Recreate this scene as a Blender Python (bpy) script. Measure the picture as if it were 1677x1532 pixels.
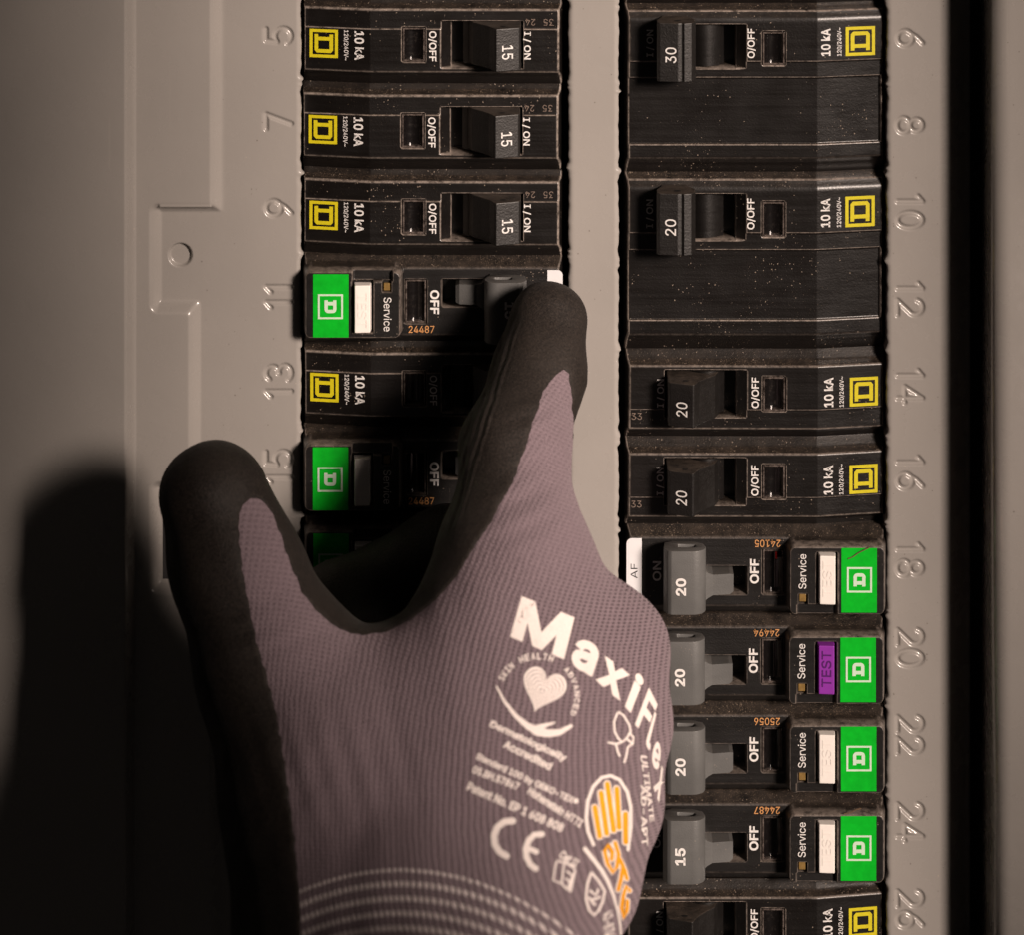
import bpy, bmesh, math, random
import numpy as np
from mathutils import Vector, Euler
from mathutils.bvhtree import BVHTree
from mathutils.geometry import tessellate_polygon

random.seed(7)
rng = np.random.default_rng(7)
# ---------------------------------------------------------------- units
# layout is measured in photograph pixels on the panel plane; one breaker pitch is one inch
S = 0.0254 / 142.8
D = 6500.0            # camera distance from the panel plane
CX, CY = 838.0, -1300.0   # foot of the camera axis on the panel plane
def W(x, y, h=0.0):
    return Vector(((x - 838.0) * S, -h * S, (766.0 - y) * S))
def real(px, py, h):   # plane coordinates of something at height h seen at (px,py)
    k = (D - h) / D
    return CX + (px - CX) * k, CY + (py - CY) * k

sc = bpy.context.scene
for o in list(bpy.data.objects):
    bpy.data.objects.remove(o)
C = sc.collection

# ---------------------------------------------------------------- camera
cam = bpy.data.cameras.new("camera")
camo = bpy.data.objects.new("camera", cam); C.objects.link(camo)
camo.location = W(CX, CY, D)
camo.rotation_euler = (math.radians(90), 0, 0)
cam.sensor_width = 36.0
cam.lens = 36.0 * D / 1677.0
cam.shift_y = -(766.0 - CY) / 1677.0
cam.clip_start = 0.05; cam.clip_end = 50
cam.dof.use_dof = True
cam.dof.focus_distance = (D - 45) * S
cam.dof.aperture_fstop = 13.0
sc.camera = camo

# ---------------------------------------------------------------- light
world = bpy.data.worlds.new("World"); sc.world = world
world.use_nodes = True
bg = world.node_tree.nodes["Background"]
bg.inputs[0].default_value = (1.0, 0.86, 0.78, 1)
bg.inputs[1].default_value = 0.012
lamp = bpy.data.lights.new("work_lamp", 'AREA')
lampo = bpy.data.objects.new("work_lamp", lamp); C.objects.link(lampo)
aim = W(915, 770, 0)
ldir = Vector((0.72, -1.0, 0.38)).normalized()
lampo.location = aim + ldir * 0.66
lampo.rotation_euler = (-ldir).to_track_quat('-Z', 'Y').to_euler()
lamp.shape = 'RECTANGLE'
lamp.size = 0.20; lamp.size_y = 0.50
lamp.energy = 0.57
lamp.spread = math.radians(17)
lamp.color = (1.0, 0.820, 0.708)
sc.view_settings.view_transform = 'Standard'
sc.view_settings.look = 'None'
sc.view_settings.exposure = 0.0
sc.view_settings.gamma = 1.0

# ---------------------------------------------------------------- helpers
def empty(name, loc, label=None, cat=None, group=None, rot=None, scale=None):
    o = bpy.data.objects.new(name, None); C.objects.link(o)
    o.location = loc; o.empty_display_size = 0.01
    if rot: o.rotation_euler = rot
    if scale: o.scale = scale
    if label: o["label"] = label
    if cat: o["category"] = cat
    if group: o["group"] = group
    return o

def link(name, me, parent=None):
    o = bpy.data.objects.new(name, me); C.objects.link(o)
    if parent is not None: o.parent = parent
    return o

def mesh_px(name, verts, faces, mat, smooth=False, recalc=False):
    """verts are (x, y_down, height) in pixels; result is in metres"""
    v = np.asarray(verts, dtype=np.float64)
    co = np.stack([v[:, 0] * S, -v[:, 2] * S, -v[:, 1] * S], 1)
    me = bpy.data.meshes.new(name)
    if isinstance(faces, np.ndarray):
        n, k = faces.shape
        me.vertices.add(len(co)); me.vertices.foreach_set("co", co.ravel())
        me.loops.add(n * k); me.loops.foreach_set("vertex_index", faces.ravel().astype(np.int32))
        me.polygons.add(n)
        me.polygons.foreach_set("loop_start", np.arange(0, n * k, k, dtype=np.int32))
        me.update(calc_edges=True)
    else:
        me.from_pydata([tuple(c) for c in co], [], faces); me.update()
    if recalc:
        bm = bmesh.new(); bm.from_mesh(me)
        bmesh.ops.recalc_face_normals(bm, faces=bm.faces)
        bm.to_mesh(me); bm.free()
    if smooth:
        me.polygons.foreach_set("use_smooth", [True] * len(me.polygons))
    me.materials.append(mat)
    return me

def heightgrid(us, vs, H, U=None, V=None):
    nu, nv = len(us), len(vs)
    if U is None: U, V = np.meshgrid(us, vs, indexing='ij')
    verts = np.stack([U.ravel(), V.ravel(), H.ravel()], 1)
    i = np.arange(nu - 1)[:, None] * nv + np.arange(nv - 1)[None, :]
    i = i.ravel()
    faces = np.stack([i, i + 1, i + nv + 1, i + nv], 1)
    return verts, faces

def skirt(verts, faces, nu, nv, depth):
    ring = [k * nv for k in range(nu)] + [(nu - 1) * nv + j for j in range(1, nv)] + \
           [k * nv + nv - 1 for k in range(nu - 2, -1, -1)] + [j for j in range(nv - 2, 0, -1)]
    ring = np.array(ring)
    low = verts[ring].copy(); low[:, 2] = depth
    n0 = len(verts); m = len(ring)
    a = ring; b = np.roll(ring, -1); c = n0 + (np.arange(m) + 1) % m; d = n0 + np.arange(m)
    return np.vstack([verts, low]), np.vstack([faces, np.stack([a, b, c, d], 1)])

def ss(a, b, x):
    t = np.clip((x - a) / (b - a), 0, 1)
    return t * t * (3 - 2 * t)
def smin(a, b, k):
    h = np.clip(0.5 + 0.5 * (b - a) / k, 0, 1)
    return b + (a - b) * h - k * h * (1 - h)
def sdbox(x, y, x0, x1, y0, y1, r=0.0):
    cx, cy = (x0 + x1) / 2, (y0 + y1) / 2
    qx = np.abs(x - cx) - (x1 - x0) / 2 + r
    qy = np.abs(y - cy) - (y1 - y0) / 2 + r
    return np.hypot(np.maximum(qx, 0), np.maximum(qy, 0)) + np.minimum(np.maximum(qx, qy), 0) - r

def prism(poly, axis0, axis1, bevel=0.0, seg=2):
    """closed polygon in (u,h) extruded along v"""
    bm = bmesh.new()
    a = [bm.verts.new((u, axis0, h)) for u, h in poly]
    b = [bm.verts.new((u, axis1, h)) for u, h in poly]
    n = len(poly)
    bm.faces.new(a); bm.faces.new(b[::-1])
    for i in range(n):
        bm.faces.new((a[i], b[i], b[(i + 1) % n], a[(i + 1) % n]))
    bmesh.ops.recalc_face_normals(bm, faces=bm.faces)
    if bevel:
        bmesh.ops.bevel(bm, geom=list(bm.edges), offset=bevel, segments=seg, affect='EDGES', profile=0.6)
    bm.verts.index_update()
    v = [tuple(x.co) for x in bm.verts]; f = [[y.index for y in x.verts] for x in bm.faces]
    bm.free()
    return v, f

def box(u0, u1, v0, v1, h0, h1, bevel=0.0):
    return prism([(u0, h0), (u1, h0), (u1, h1), (u0, h1)], v0, v1, bevel)

# ---------------------------------------------------------------- flat shapes and lettering
_tx = {}
import os
try:   # the sans serif that ships with Blender; the built-in face otherwise
    SANS = bpy.data.fonts.load(os.path.join(bpy.utils.system_resource('DATAFILES', path='fonts'), 'Inter.woff2'))
except Exception:
    SANS = None
def text2d(s, bold=0.0):
    key = (s, bold)
    if key in _tx: return _tx[key]
    cu = bpy.data.curves.new("t", 'FONT'); cu.body = s; cu.size = 1.0
    cu.resolution_u = 3
    if SANS: cu.font = SANS
    ob = bpy.data.objects.new("t", cu)
    me = ob.to_mesh()
    v = np.array([x.co[:2] for x in me.vertices]); 
    f = [list(p.vertices) for p in me.polygons]
    ob.to_mesh_clear(); bpy.data.objects.remove(ob); bpy.data.curves.remove(cu)
    if bold:      # heavier weight: push the outline out along its normals
        cnt = {}
        for q in f:
            A_ = sum(v[q[i]][0] * v[q[(i + 1) % len(q)]][1] - v[q[(i + 1) % len(q)]][0] * v[q[i]][1] for i in range(len(q)))
            qq = q if A_ > 0 else q[::-1]
            for i in range(len(qq)):
                a, b = qq[i], qq[(i + 1) % len(qq)]
                if (b, a) in cnt: del cnt[(b, a)]
                else: cnt[(a, b)] = 1
        nrm = np.zeros_like(v)
        for a, b in cnt:
            d = v[b] - v[a]; L_ = np.hypot(*d)
            if L_ < 1e-7: continue
            n_ = np.array((d[1], -d[0])) / L_
            nrm[a] += n_; nrm[b] += n_
        ln_ = np.linalg.norm(nrm, axis=1)[:, None]
        v = v + nrm / np.maximum(ln_, 1e-6) * bold * np.clip(2 / np.maximum(ln_, 1e-6), 1, 1.5)
    lo, hi = v.min(0), v.max(0)
    v = (v - lo) / (hi - lo)
    _tx[key] = (v, f)
    return v, f

def tess(loops):
    """loops of 2d points, first outer, rest holes"""
    pts = [Vector((x, y, 0)) for l in loops for x, y in l]
    tr = tessellate_polygon([[Vector((x, y, 0)) for x, y in l] for l in loops])
    v = np.array([(p.x, p.y) for p in pts])
    f = []
    for a, b, c in tr:
        A = (v[b][0] - v[a][0]) * (v[c][1] - v[a][1]) - (v[b][1] - v[a][1]) * (v[c][0] - v[a][0])
        f.append([a, b, c] if A > 0 else [a, c, b])
    return v, f

def ribbon(pts, w):
    """open stroke, w a number or one width for each point; round ends"""
    p = np.array(pts, float); n = len(p)
    w = np.full(n, w) if np.isscalar(w) else np.array(w, float)
    t = np.gradient(p, axis=0); t /= np.linalg.norm(t, axis=1)[:, None] + 1e-9
    nrm = np.stack([-t[:, 1], t[:, 0]], 1)
    L = p + nrm * w[:, None] / 2; R = p - nrm * w[:, None] / 2
    def cap(c, d, r):
        a0 = math.atan2(d[1], d[0])
        return [(c[0] + r * math.cos(a0 + q), c[1] + r * math.sin(a0 + q)) for q in np.linspace(math.pi / 2, -math.pi / 2, 7)[1:-1]]
    loop = [tuple(x) for x in L] + cap(p[-1], t[-1], w[-1] / 2) + [tuple(x) for x in R[::-1]] + cap(p[0], -t[0], w[0] / 2)
    return tess([loop])

def arc(cx, cy, rx, ry, a0, a1, n=16, rot=0.0):
    a = np.radians(np.linspace(a0, a1, n)); r = math.radians(rot)
    x = rx * np.cos(a); y = ry * np.sin(a)
    return [(cx + q * math.cos(r) - w * math.sin(r), cy + q * math.sin(r) + w * math.cos(r)) for q, w in zip(x, y)]

D_OUT = [(0, 0), (0.86, 0), (1, 0.12), (1, 0.88), (0.86, 1), (0, 1), (0, 0.80), (0.14, 0.80), (0.14, 0.20), (0, 0.20)]
D_HOLE = [(0.34, 0.20), (0.80, 0.20), (0.80, 0.80), (0.34, 0.80)]
B_OUT = [(0, 0.04), (0.72, 0.04), (0.86, 0.08), (0.96, 0.18), (1, 0.32), (1, 0.68), (0.96, 0.82), (0.86, 0.92), (0.72, 0.96), (0, 0.96), (0, 0.70), (0.13, 0.70), (0.13, 0.30), (0, 0.30)]
B_HOLE = [(0.40, 0.30), (0.74, 0.30), (0.74, 0.70), (0.40, 0.70)]
def emblem_frame(ring):
    return tess([[(0, 0), (1, 0), (1, 1), (0, 1)], [(ring, ring), (1 - ring, ring), (1 - ring, 1 - ring), (ring, 1 - ring)]])
def emblem_letter(lo, hi, bold):
    s = hi - lo
    o, q = (B_OUT, B_HOLE) if bold else (D_OUT, D_HOLE)
    return tess([[(lo + x * s, lo + y * s) for x, y in o], [(lo + x * s, lo + y * s) for x, y in q]])

# ---------------------------------------------------------------- materials
def new_mat(name):
    m = bpy.data.materials.new(name); m.use_nodes = True
    nt = m.node_tree; b = nt.nodes["Principled BSDF"]
    return m, nt, b
def N(nt, t, **kw):
    n = nt.nodes.new(t)
    for k, v in kw.items(): setattr(n, k, v)
    return n
def ramp(nt, src, p0, p1, c0=(0, 0, 0, 1), c1=(1, 1, 1, 1)):
    r = N(nt, 'ShaderNodeValToRGB'); nt.links.new(src, r.inputs[0])
    r.color_ramp.elements[0].position = p0; r.color_ramp.elements[1].position = p1
    r.color_ramp.elements[0].color = c0; r.color_ramp.elements[1].color = c1
    return r.outputs[0]
def noise(nt, vec, scale, detail=3, rough=0.5):
    n = N(nt, 'ShaderNodeTexNoise'); n.inputs['Scale'].default_value = scale
    n.inputs['Detail'].default_value = detail; n.inputs['Roughness'].default_value = rough
    if vec is not None: nt.links.new(vec, n.inputs['Vector'])
    return n.outputs[0]
def math_n(nt, op, a, b=None, c=None):
    n = N(nt, 'ShaderNodeMath', operation=op)
    for i, x in enumerate((a, b, c)):
        if x is None: continue
        if isinstance(x, (int, float)): n.inputs[i].default_value = x
        else: nt.links.new(x, n.inputs[i])
    return n.outputs[0]
def mix_c(nt, f, a, b):
    n = N(nt, 'ShaderNodeMix', data_type='RGBA')
    if isinstance(f, (int, float)): n.inputs[0].default_value = f
    else: nt.links.new(f, n.inputs[0])
    for i, x in ((6, a), (7, b)):
        if isinstance(x, tuple): n.inputs[i].default_value = x
        else: nt.links.new(x, n.inputs[i])
    return n.outputs[2]
def bump(nt, b, h, strength, dist):
    n = N(nt, 'ShaderNodeBump'); n.inputs['Strength'].default_value = strength
    n.inputs['Distance'].default_value = dist
    nt.links.new(h, n.inputs['Height']); nt.links.new(n.outputs[0], b.inputs['Normal'])
    return n
def specks(nt, vec, scale, radius):
    """scattered round specks of uneven size: 0 or 1"""
    v = N(nt, 'ShaderNodeTexVoronoi'); v.inputs['Scale'].default_value = scale
    nt.links.new(vec, v.inputs['Vector'])
    sp = N(nt, 'ShaderNodeSeparateColor'); nt.links.new(v.outputs['Color'], sp.inputs[0])
    lim = math_n(nt, 'MULTIPLY', math_n(nt, 'POWER', sp.outputs[0], 4.0), radius)
    return math_n(nt, 'LESS_THAN', v.outputs['Distance'], lim), sp.outputs[1]
def worldpos(nt):
    return N(nt, 'ShaderNodeNewGeometry').outputs['Position']

def mat_paint():
    m, nt, b = new_mat("grey_enamel")
    p = worldpos(nt)
    big = noise(nt, p, 30, 2)
    c = mix_c(nt, ramp(nt, big, 0.3, 0.7), (0.312, 0.292, 0.272, 1), (0.335, 0.313, 0.291, 1))
    sp = ramp(nt, noise(nt, p, 2600, 2), 0.72, 0.76)
    sp2 = ramp(nt, noise(nt, p, 60, 3), 0.52, 0.66)
    sp = math_n(nt, 'MULTIPLY', sp, sp2)
    c = mix_c(nt, math_n(nt, 'MULTIPLY', sp, 0.5), c, (0.48, 0.42, 0.34, 1))
    d1, r1 = specks(nt, p, 620, 0.17)
    d1 = math_n(nt, 'MULTIPLY', d1, math_n(nt, 'GREATER_THAN', r1, 0.72))
    c = mix_c(nt, math_n(nt, 'MULTIPLY', d1, 0.55), c, mix_c(nt, math_n(nt, 'GREATER_THAN', r1, 0.9), (0.52, 0.46, 0.38, 1), (0.10, 0.085, 0.07, 1)))
    mp = N(nt, 'ShaderNodeMapping'); mp.inputs['Scale'].default_value = (900, 900, 12); mp.inputs['Rotation'].default_value = (0, 0.06, 0)
    nt.links.new(p, mp.inputs['Vector'])
    scr = math_n(nt, 'MULTIPLY', ramp(nt, noise(nt, mp.outputs[0], 1.0, 2), 0.68, 0.72), ramp(nt, noise(nt, p, 40, 3), 0.52, 0.62))
    c = mix_c(nt, math_n(nt, 'MULTIPLY', scr, 0.16), c, (0.46, 0.42, 0.38, 1))
    nt.links.new(c, b.inputs['Base Color'])
    r = N(nt, 'ShaderNodeMapRange'); nt.links.new(noise(nt, p, 70, 6, 0.65), r.inputs[0])
    r.inputs[1].default_value = 0.3; r.inputs[2].default_value = 0.7
    r.inputs[3].default_value = 0.18; r.inputs[4].default_value = 0.36
    nt.links.new(r.outputs[0], b.inputs['Roughness'])
    h = math_n(nt, 'ADD', noise(nt, p, 260, 2), math_n(nt, 'ADD', math_n(nt, 'MULTIPLY', sp, 0.6), math_n(nt, 'MULTIPLY', d1, 0.6)))
    b.inputs['Coat Weight'].default_value = 0.35; b.inputs['Coat Roughness'].default_value = 0.12
    bump(nt, b, h, 0.13, 0.0004)
    return m

def mat_plastic(name, col, rough, dusty=1.0, wear_glint=1.0, grain=0.25, tex=1800, edge_attr=False, film_k=0.5, spec=0.38, coat=0.0):
    m, nt, b = new_mat(name)
    g = N(nt, 'ShaderNodeNewGeometry'); p = g.outputs['Position']
    oi = N(nt, 'ShaderNodeObjectInfo')
    off = N(nt, 'ShaderNodeVectorMath', operation='ADD')
    nt.links.new(p, off.inputs[0])
    col_n = N(nt, 'ShaderNodeCombineXYZ')
    nt.links.new(math_n(nt, 'MULTIPLY', oi.outputs['Random'], 3.0), col_n.inputs[0])
    nt.links.new(col_n.outputs[0], off.inputs[1]); q = off.outputs[0]
    c0 = tuple(col) + (1,); c1 = tuple(x * 1.35 + 0.0008 for x in col) + (1,)
    c = mix_c(nt, ramp(nt, noise(nt, q, 70, 4, 0.6), 0.35, 0.75), c0, c1)
    # dust settles on what faces up, and in loose patches elsewhere
    sep = N(nt, 'ShaderNodeSeparateXYZ'); nt.links.new(g.outputs['True Normal'], sep.inputs[0])
    up = ramp(nt, sep.outputs[2], 0.25, 0.75)
    fine = noise(nt, q, 3800, 2, 0.7)
    film = math_n(nt, 'MULTIPLY', up, ramp(nt, noise(nt, q, 260, 5, 0.7), 0.30, 0.75))
    c = mix_c(nt, math_n(nt, 'MULTIPLY', film, film_k), c, (0.105, 0.080, 0.062, 1))
    patch = ramp(nt, noise(nt, q, 38, 3, 0.6), 0.50, 0.72)
    th = math_n(nt, 'SUBTRACT', 0.735, math_n(nt, 'ADD', math_n(nt, 'MULTIPLY', patch, 0.055), math_n(nt, 'MULTIPLY', up, 0.085)))
    grains = ramp(nt, math_n(nt, 'SUBTRACT', fine, th), 0.0, 0.03)
    c = mix_c(nt, math_n(nt, 'MULTIPLY', grains, 0.8 * dusty), c, (0.34, 0.25, 0.17, 1))
    dots, rnd = specks(nt, q, 1700, 0.34)
    pm = math_n(nt, 'ADD', math_n(nt, 'MULTIPLY', ramp(nt, noise(nt, q, 55, 4, 0.6), 0.46, 0.62), 0.9), math_n(nt, 'MULTIPLY', up, 0.8))
    dots = math_n(nt, 'MULTIPLY', math_n(nt, 'MULTIPLY', dots, math_n(nt, 'GREATER_THAN', pm, math_n(nt, 'ADD', math_n(nt, 'MULTIPLY', rnd, 1.3), 0.12))), min(1.0, dusty * 0.55))
    c = mix_c(nt, dots, c, (0.44, 0.35, 0.27, 1))
    # rubbed edges, with specular edge highlights also painted into the base colour
    if wear_glint > 0:
        if edge_attr:
            e = N(nt, 'ShaderNodeAttribute', attribute_name="edge").outputs['Fac']
        else:
            e = ramp(nt, g.outputs['Pointiness'], 0.515, 0.58)
        e = math_n(nt, 'MULTIPLY', e, ramp(nt, noise(nt, q, 520, 5, 0.75), 0.30, 0.58))
        c = mix_c(nt, math_n(nt, 'MULTIPLY', e, 0.75 * wear_glint), c, (0.44, 0.37, 0.32, 1))
    nt.links.new(c, b.inputs['Base Color'])
    # fine scratches along the moulding
    mp = N(nt, 'ShaderNodeMapping'); mp.inputs['Scale'].default_value = (22, 500, 900)
    nt.links.new(q, mp.inputs['Vector'])
    scr = noise(nt, mp.outputs[0], 1.0, 5, 0.7)
    r = N(nt, 'ShaderNodeMapRange'); nt.links.new(math_n(nt, 'ADD', math_n(nt, 'MULTIPLY', scr, 0.6), math_n(nt, 'MULTIPLY', noise(nt, q, 120, 4), 0.4)), r.inputs[0])
    r.inputs[1].default_value = 0.3; r.inputs[2].default_value = 0.7
    r.inputs[3].default_value = rough - 0.06; r.inputs[4].default_value = rough + 0.12
    nt.links.new(r.outputs[0], b.inputs['Roughness'])
    b.inputs['Specular IOR Level'].default_value = spec
    b.inputs['Coat Weight'].default_value = coat; b.inputs['Coat Roughness'].default_value = 0.20
    h = math_n(nt, 'ADD', math_n(nt, 'MULTIPLY', noise(nt, q, tex, 3, 0.6), 1.0), math_n(nt, 'ADD', math_n(nt, 'MULTIPLY', math_n(nt, 'ADD', grains, dots), 1.2), math_n(nt, 'MULTIPLY', scr, 0.5)))
    bump(nt, b, h, grain, 0.00022)
    return m

def mat_flat(name, col, rough=0.5, worn=0.15, scale=900, spec=0.4):
    m, nt, b = new_mat(name)
    p = worldpos(nt)
    n = ramp(nt, noise(nt, p, scale, 4, 0.65), 0.35, 0.75)
    c = mix_c(nt, n, tuple(col) + (1,), tuple(x * (1 - worn) for x in col) + (1,))
    nt.links.new(c, b.inputs['Base Color'])
    b.inputs['Roughness'].default_value = rough
    b.inputs['Specular IOR Level'].default_value = spec
    bump(nt, b, noise(nt, p, scale * 2, 2), 0.12, 0.0001)
    return m

M = {}
M['paint'] = mat_paint()
M['case'] = mat_plastic("black_case_plastic", (0.0040, 0.0030, 0.0026), 0.33, film_k=0.34, dusty=0.9, spec=0.5, coat=0.55, edge_attr=True)
M['case_new'] = mat_plastic("satin_black_plastic", (0.0052, 0.0044, 0.0041), 0.40, coat=0.25, film_k=0.38, spec=0.45, dusty=0.7, wear_glint=0.5, grain=0.35, tex=2600, edge_attr=True)
M['handle'] = mat_plastic("grained_black_handle", (0.0046, 0.0037, 0.0032), 0.46, film_k=0.85, spec=0.6, coat=0.0, dusty=0.10, wear_glint=0.0, grain=0.55, tex=1900)
M['rocker'] = mat_plastic("rocker_plastic", (0.004, 0.0033, 0.003), 0.40, film_k=0.3, dusty=0.25, wear_glint=0.0)
M['grey_handle'] = mat_plastic("grey_handle_plastic", (0.088, 0.088, 0.086), 0.42, film_k=0.25, dusty=0.35, wear_glint=0.0, grain=0.30, tex=2400)
M['white_print'] = mat_flat("white_print", (0.78, 0.76, 0.74), 0.55, 0.25, 1500)
M['faint_print'] = mat_flat("faint_moulded_print", (0.20, 0.15, 0.12), 0.6, 0.4, 1500)
M['orange_print'] = mat_flat("orange_ink", (0.62, 0.30, 0.11), 0.55, 0.2, 1500)
M['yellow'] = mat_flat("yellow_ink", (0.66, 0.57, 0.010), 0.5, 0.18, 1200)
M['green'] = mat_flat("green_label", (0.004, 0.50, 0.022), 0.30, 0.22, 420)
M['mint'] = mat_flat("pale_green_print", (0.62, 0.78, 0.62), 0.5, 0.1, 900)
M['white_plastic'] = mat_flat("white_button_plastic", (0.90, 0.85, 0.80), 0.42, 0.07, 300)
M['white_relief'] = mat_flat("button_relief", (0.88, 0.825, 0.775), 0.45, 0.07, 300)
M['purple'] = mat_flat("purple_button_plastic", (0.26, 0.035, 0.36), 0.40, 0.08, 300)
M['purple_dark'] = mat_flat("purple_relief", (0.085, 0.012, 0.13), 0.45, 0.05, 300)
M['paper'] = mat_flat("white_sticker", (0.74, 0.74, 0.76), 0.5, 0.06, 300)
M['ink'] = mat_flat("black_ink", (0.02, 0.02, 0.02), 0.6, 0.1, 900)
M['led'] = mat_flat("amber_lens", (0.24, 0.15, 0.05), 0.25, 0.4, 700)
M['fibre'] = mat_flat("brown_fibre", (0.16, 0.10, 0.06), 0.8, 0.3, 900)
M['dark'] = mat_flat("dark_interior", (0.006, 0.005, 0.005), 0.7, 0.3, 200)
def mat_lens():
    m, nt, b = new_mat("smoked_lens")
    p = worldpos(nt)
    c = mix_c(nt, ramp(nt, noise(nt, p, 900, 5, 0.7), 0.55, 0.75), (0.006, 0.005, 0.005, 1), (0.030, 0.025, 0.022, 1))
    nt.links.new(c, b.inputs['Base Color'])
    mp = N(nt, 'ShaderNodeMapping'); mp.inputs['Scale'].default_value = (60, 60, 1400); nt.links.new(p, mp.inputs['Vector'])
    r = N(nt, 'ShaderNodeMapRange'); nt.links.new(noise(nt, mp.outputs[0], 1.0, 4), r.inputs[0])
    r.inputs[3].default_value = 0.10; r.inputs[4].default_value = 0.34
    nt.links.new(r.outputs[0], b.inputs['Roughness'])
    b.inputs['Coat Weight'].default_value = 0.6; b.inputs['Coat Roughness'].default_value = 0.08
    return m
def mat_rim():
    m, nt, b = new_mat("clear_rim_plastic")
    p = worldpos(nt)
    c = mix_c(nt, ramp(nt, noise(nt, p, 700, 4, 0.7), 0.35, 0.70), (0.05, 0.038, 0.032, 1), (0.45, 0.37, 0.33, 1))
    nt.links.new(c, b.inputs['Base Color'])
    b.inputs['Roughness'].default_value = 0.18
    b.inputs['Transmission Weight'].default_value = 0.65
    b.inputs['IOR'].default_value = 1.49
    return m
M['lens'] = mat_lens(); M['rim'] = mat_rim()

# ================================================================= the cover
# stamped numbers: strokes on a box 0.62 wide, 1 high, y up
def A(cx, cy, rx, ry, a0, a1, n=14): return arc(cx, cy, rx, ry, a0, a1, n)
STROKE = {
 '0': [A(.31, .5, .29, .48, 0, 360, 28)],
 '1': [[(.14, .80), (.34, .98), (.34, .02)]],
 '2': [A(.31, .70, .28, .28, 165, -35, 14) + [(.04, .02), (.60, .02)]],
 '3': [A(.29, .73, .26, .25, 150, -90, 12), A(.29, .26, .30, .25, 90, -150, 12)],
 '4': [[(.46, .02), (.46, .98), (.02, .30), (.62, .30)]],
 '5': [[(.56, .98), (.12, .98), (.07, .56)] + A(.29, .33, .30, .31, 130, -150, 16)],
 '6': [A(.31, .31, .28, .29, 0, 360, 24), [(.50, .98), (.26, .74), (.06, .40)]],
 '7': [[(.04, .98), (.60, .98), (.24, .02)]],
 '8': [A(.31, .74, .23, .24, 0, 360, 22), A(.31, .25, .28, .25, 0, 360, 24)],
 '9': [A(.31, .69, .28, .29, 0, 360, 24), [(.56, .60), (.36, .26), (.12, .02)]],
}
def seg_dist(X, Y, pts):
    d = np.full(X.shape, 1e9)
    for (x0, y0), (x1, y1) in zip(pts[:-1], pts[1:]):
        dx, dy = x1 - x0, y1 - y0; L = dx * dx + dy * dy + 1e-9
        t = np.clip(((X - x0) * dx + (Y - y0) * dy) / L, 0, 1)
        d = np.minimum(d, np.hypot(X - x0 - t * dx, Y - y0 - t * dy))
    return d
def stamp(X, Y, H, txt, cx, cy, size, ccw):
    w = 0.62 * size; gap = 0.20 * size
    adv = [w * (0.62 if ch == '1' else 1) for ch in txt]
    tot = sum(adv) + gap * (len(txt) - 1)
    ix = np.where(np.abs(X[:, 0] - cx) < size)[0]; iy = np.where(np.abs(Y[0] - cy) < size * 1.3)[0]
    sl = np.ix_(ix, iy); x, y = X[sl], Y[sl]
    d = np.full(x.shape, 1e9); run = -tot / 2
    for ch, a in zip(txt, adv):
        for st in STROKE[ch]:
            pts = []
            for gx, gy in st:
                tx = run + (gx - (0.16 if ch == '1' else 0)) * size; ty = (gy - 0.5) * size
                pts.append((cx - ty, cy - tx) if ccw else (cx + ty, cy + tx))
            d = np.minimum(d, seg_dist(x, y, pts))
        run += a + gap
    H[sl] += -3.6 * (1 - ss(0.8, 5.6, d))

LG = [137.3 + 141.3 * k for k in range(-2, 11)]                       # joints between breakers, left column
RG = [-138.0, 5.6, 283, 575, 719, 863, 1007.6, 1155, 1298, 1445.5, 1589, 1733]
RNIB = [-138.0, 5.6, 144, 283, 429, 575, 719, 863, 1007.6, 1155, 1298, 1445.5, 1589]
def nib(ys, grooves, seed, amp=4.2):
    r = np.random.default_rng(seed); e = np.zeros_like(ys)
    for g in grooves:
        for q in range(4):
            e += amp * r.uniform(.1, .55) * np.exp(-(np.abs(ys - g - r.uniform(-9, 9)) / r.uniform(1.6, 4.5)) ** 2.6)
        e -= 1.2 * np.exp(-((ys - g + 16) / 6) ** 2) + 1.2 * np.exp(-((ys - g - 16) / 6) ** 2)
    e += 0.5 * np.sin(ys / 17 + seed) + 0.35 * np.sin(ys / 5.3 + seed * 2) + 0.25 * np.sin(ys / 2.9 + seed * 3)
    return e

Y0, Y1 = -120.0, 1700.0
ys = np.arange(Y0, Y1 + 1, 1.6)
def lip(t):   # height against distance from the cut edge: rolled-over edge
    t = np.clip(t, 0, 9.0)
    return -(9.0 - np.sqrt(81 - (9.0 - t) ** 2)) * 0.8

cover = empty("panel_cover", W(700, 1650, 0),
              "glossy grey sheet metal breaker panel cover with stamped numbers beside the breakers", "panel cover")
cover_loc = cover.location.copy()
def cover_part(name, X, Y, H, close_to=-14.0, close_r=None, hole=None):
    nu, nv = X.shape
    verts, faces = heightgrid(range(nu), range(nv), H, X, Y)
    if hole is not None:
        k = hole(verts[faces].mean(1)[:, 0], verts[faces].mean(1)[:, 1])
        faces = faces[~k]
    verts = verts.copy()
    verts, faces = skirt(verts, faces, nu, nv, close_to)
    verts[:, 0] -= 700; verts[:, 1] -= 1650
    me = mesh_px(name, verts, faces, M['paint'], smooth=True)
    return link(name, me, cover)

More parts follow.
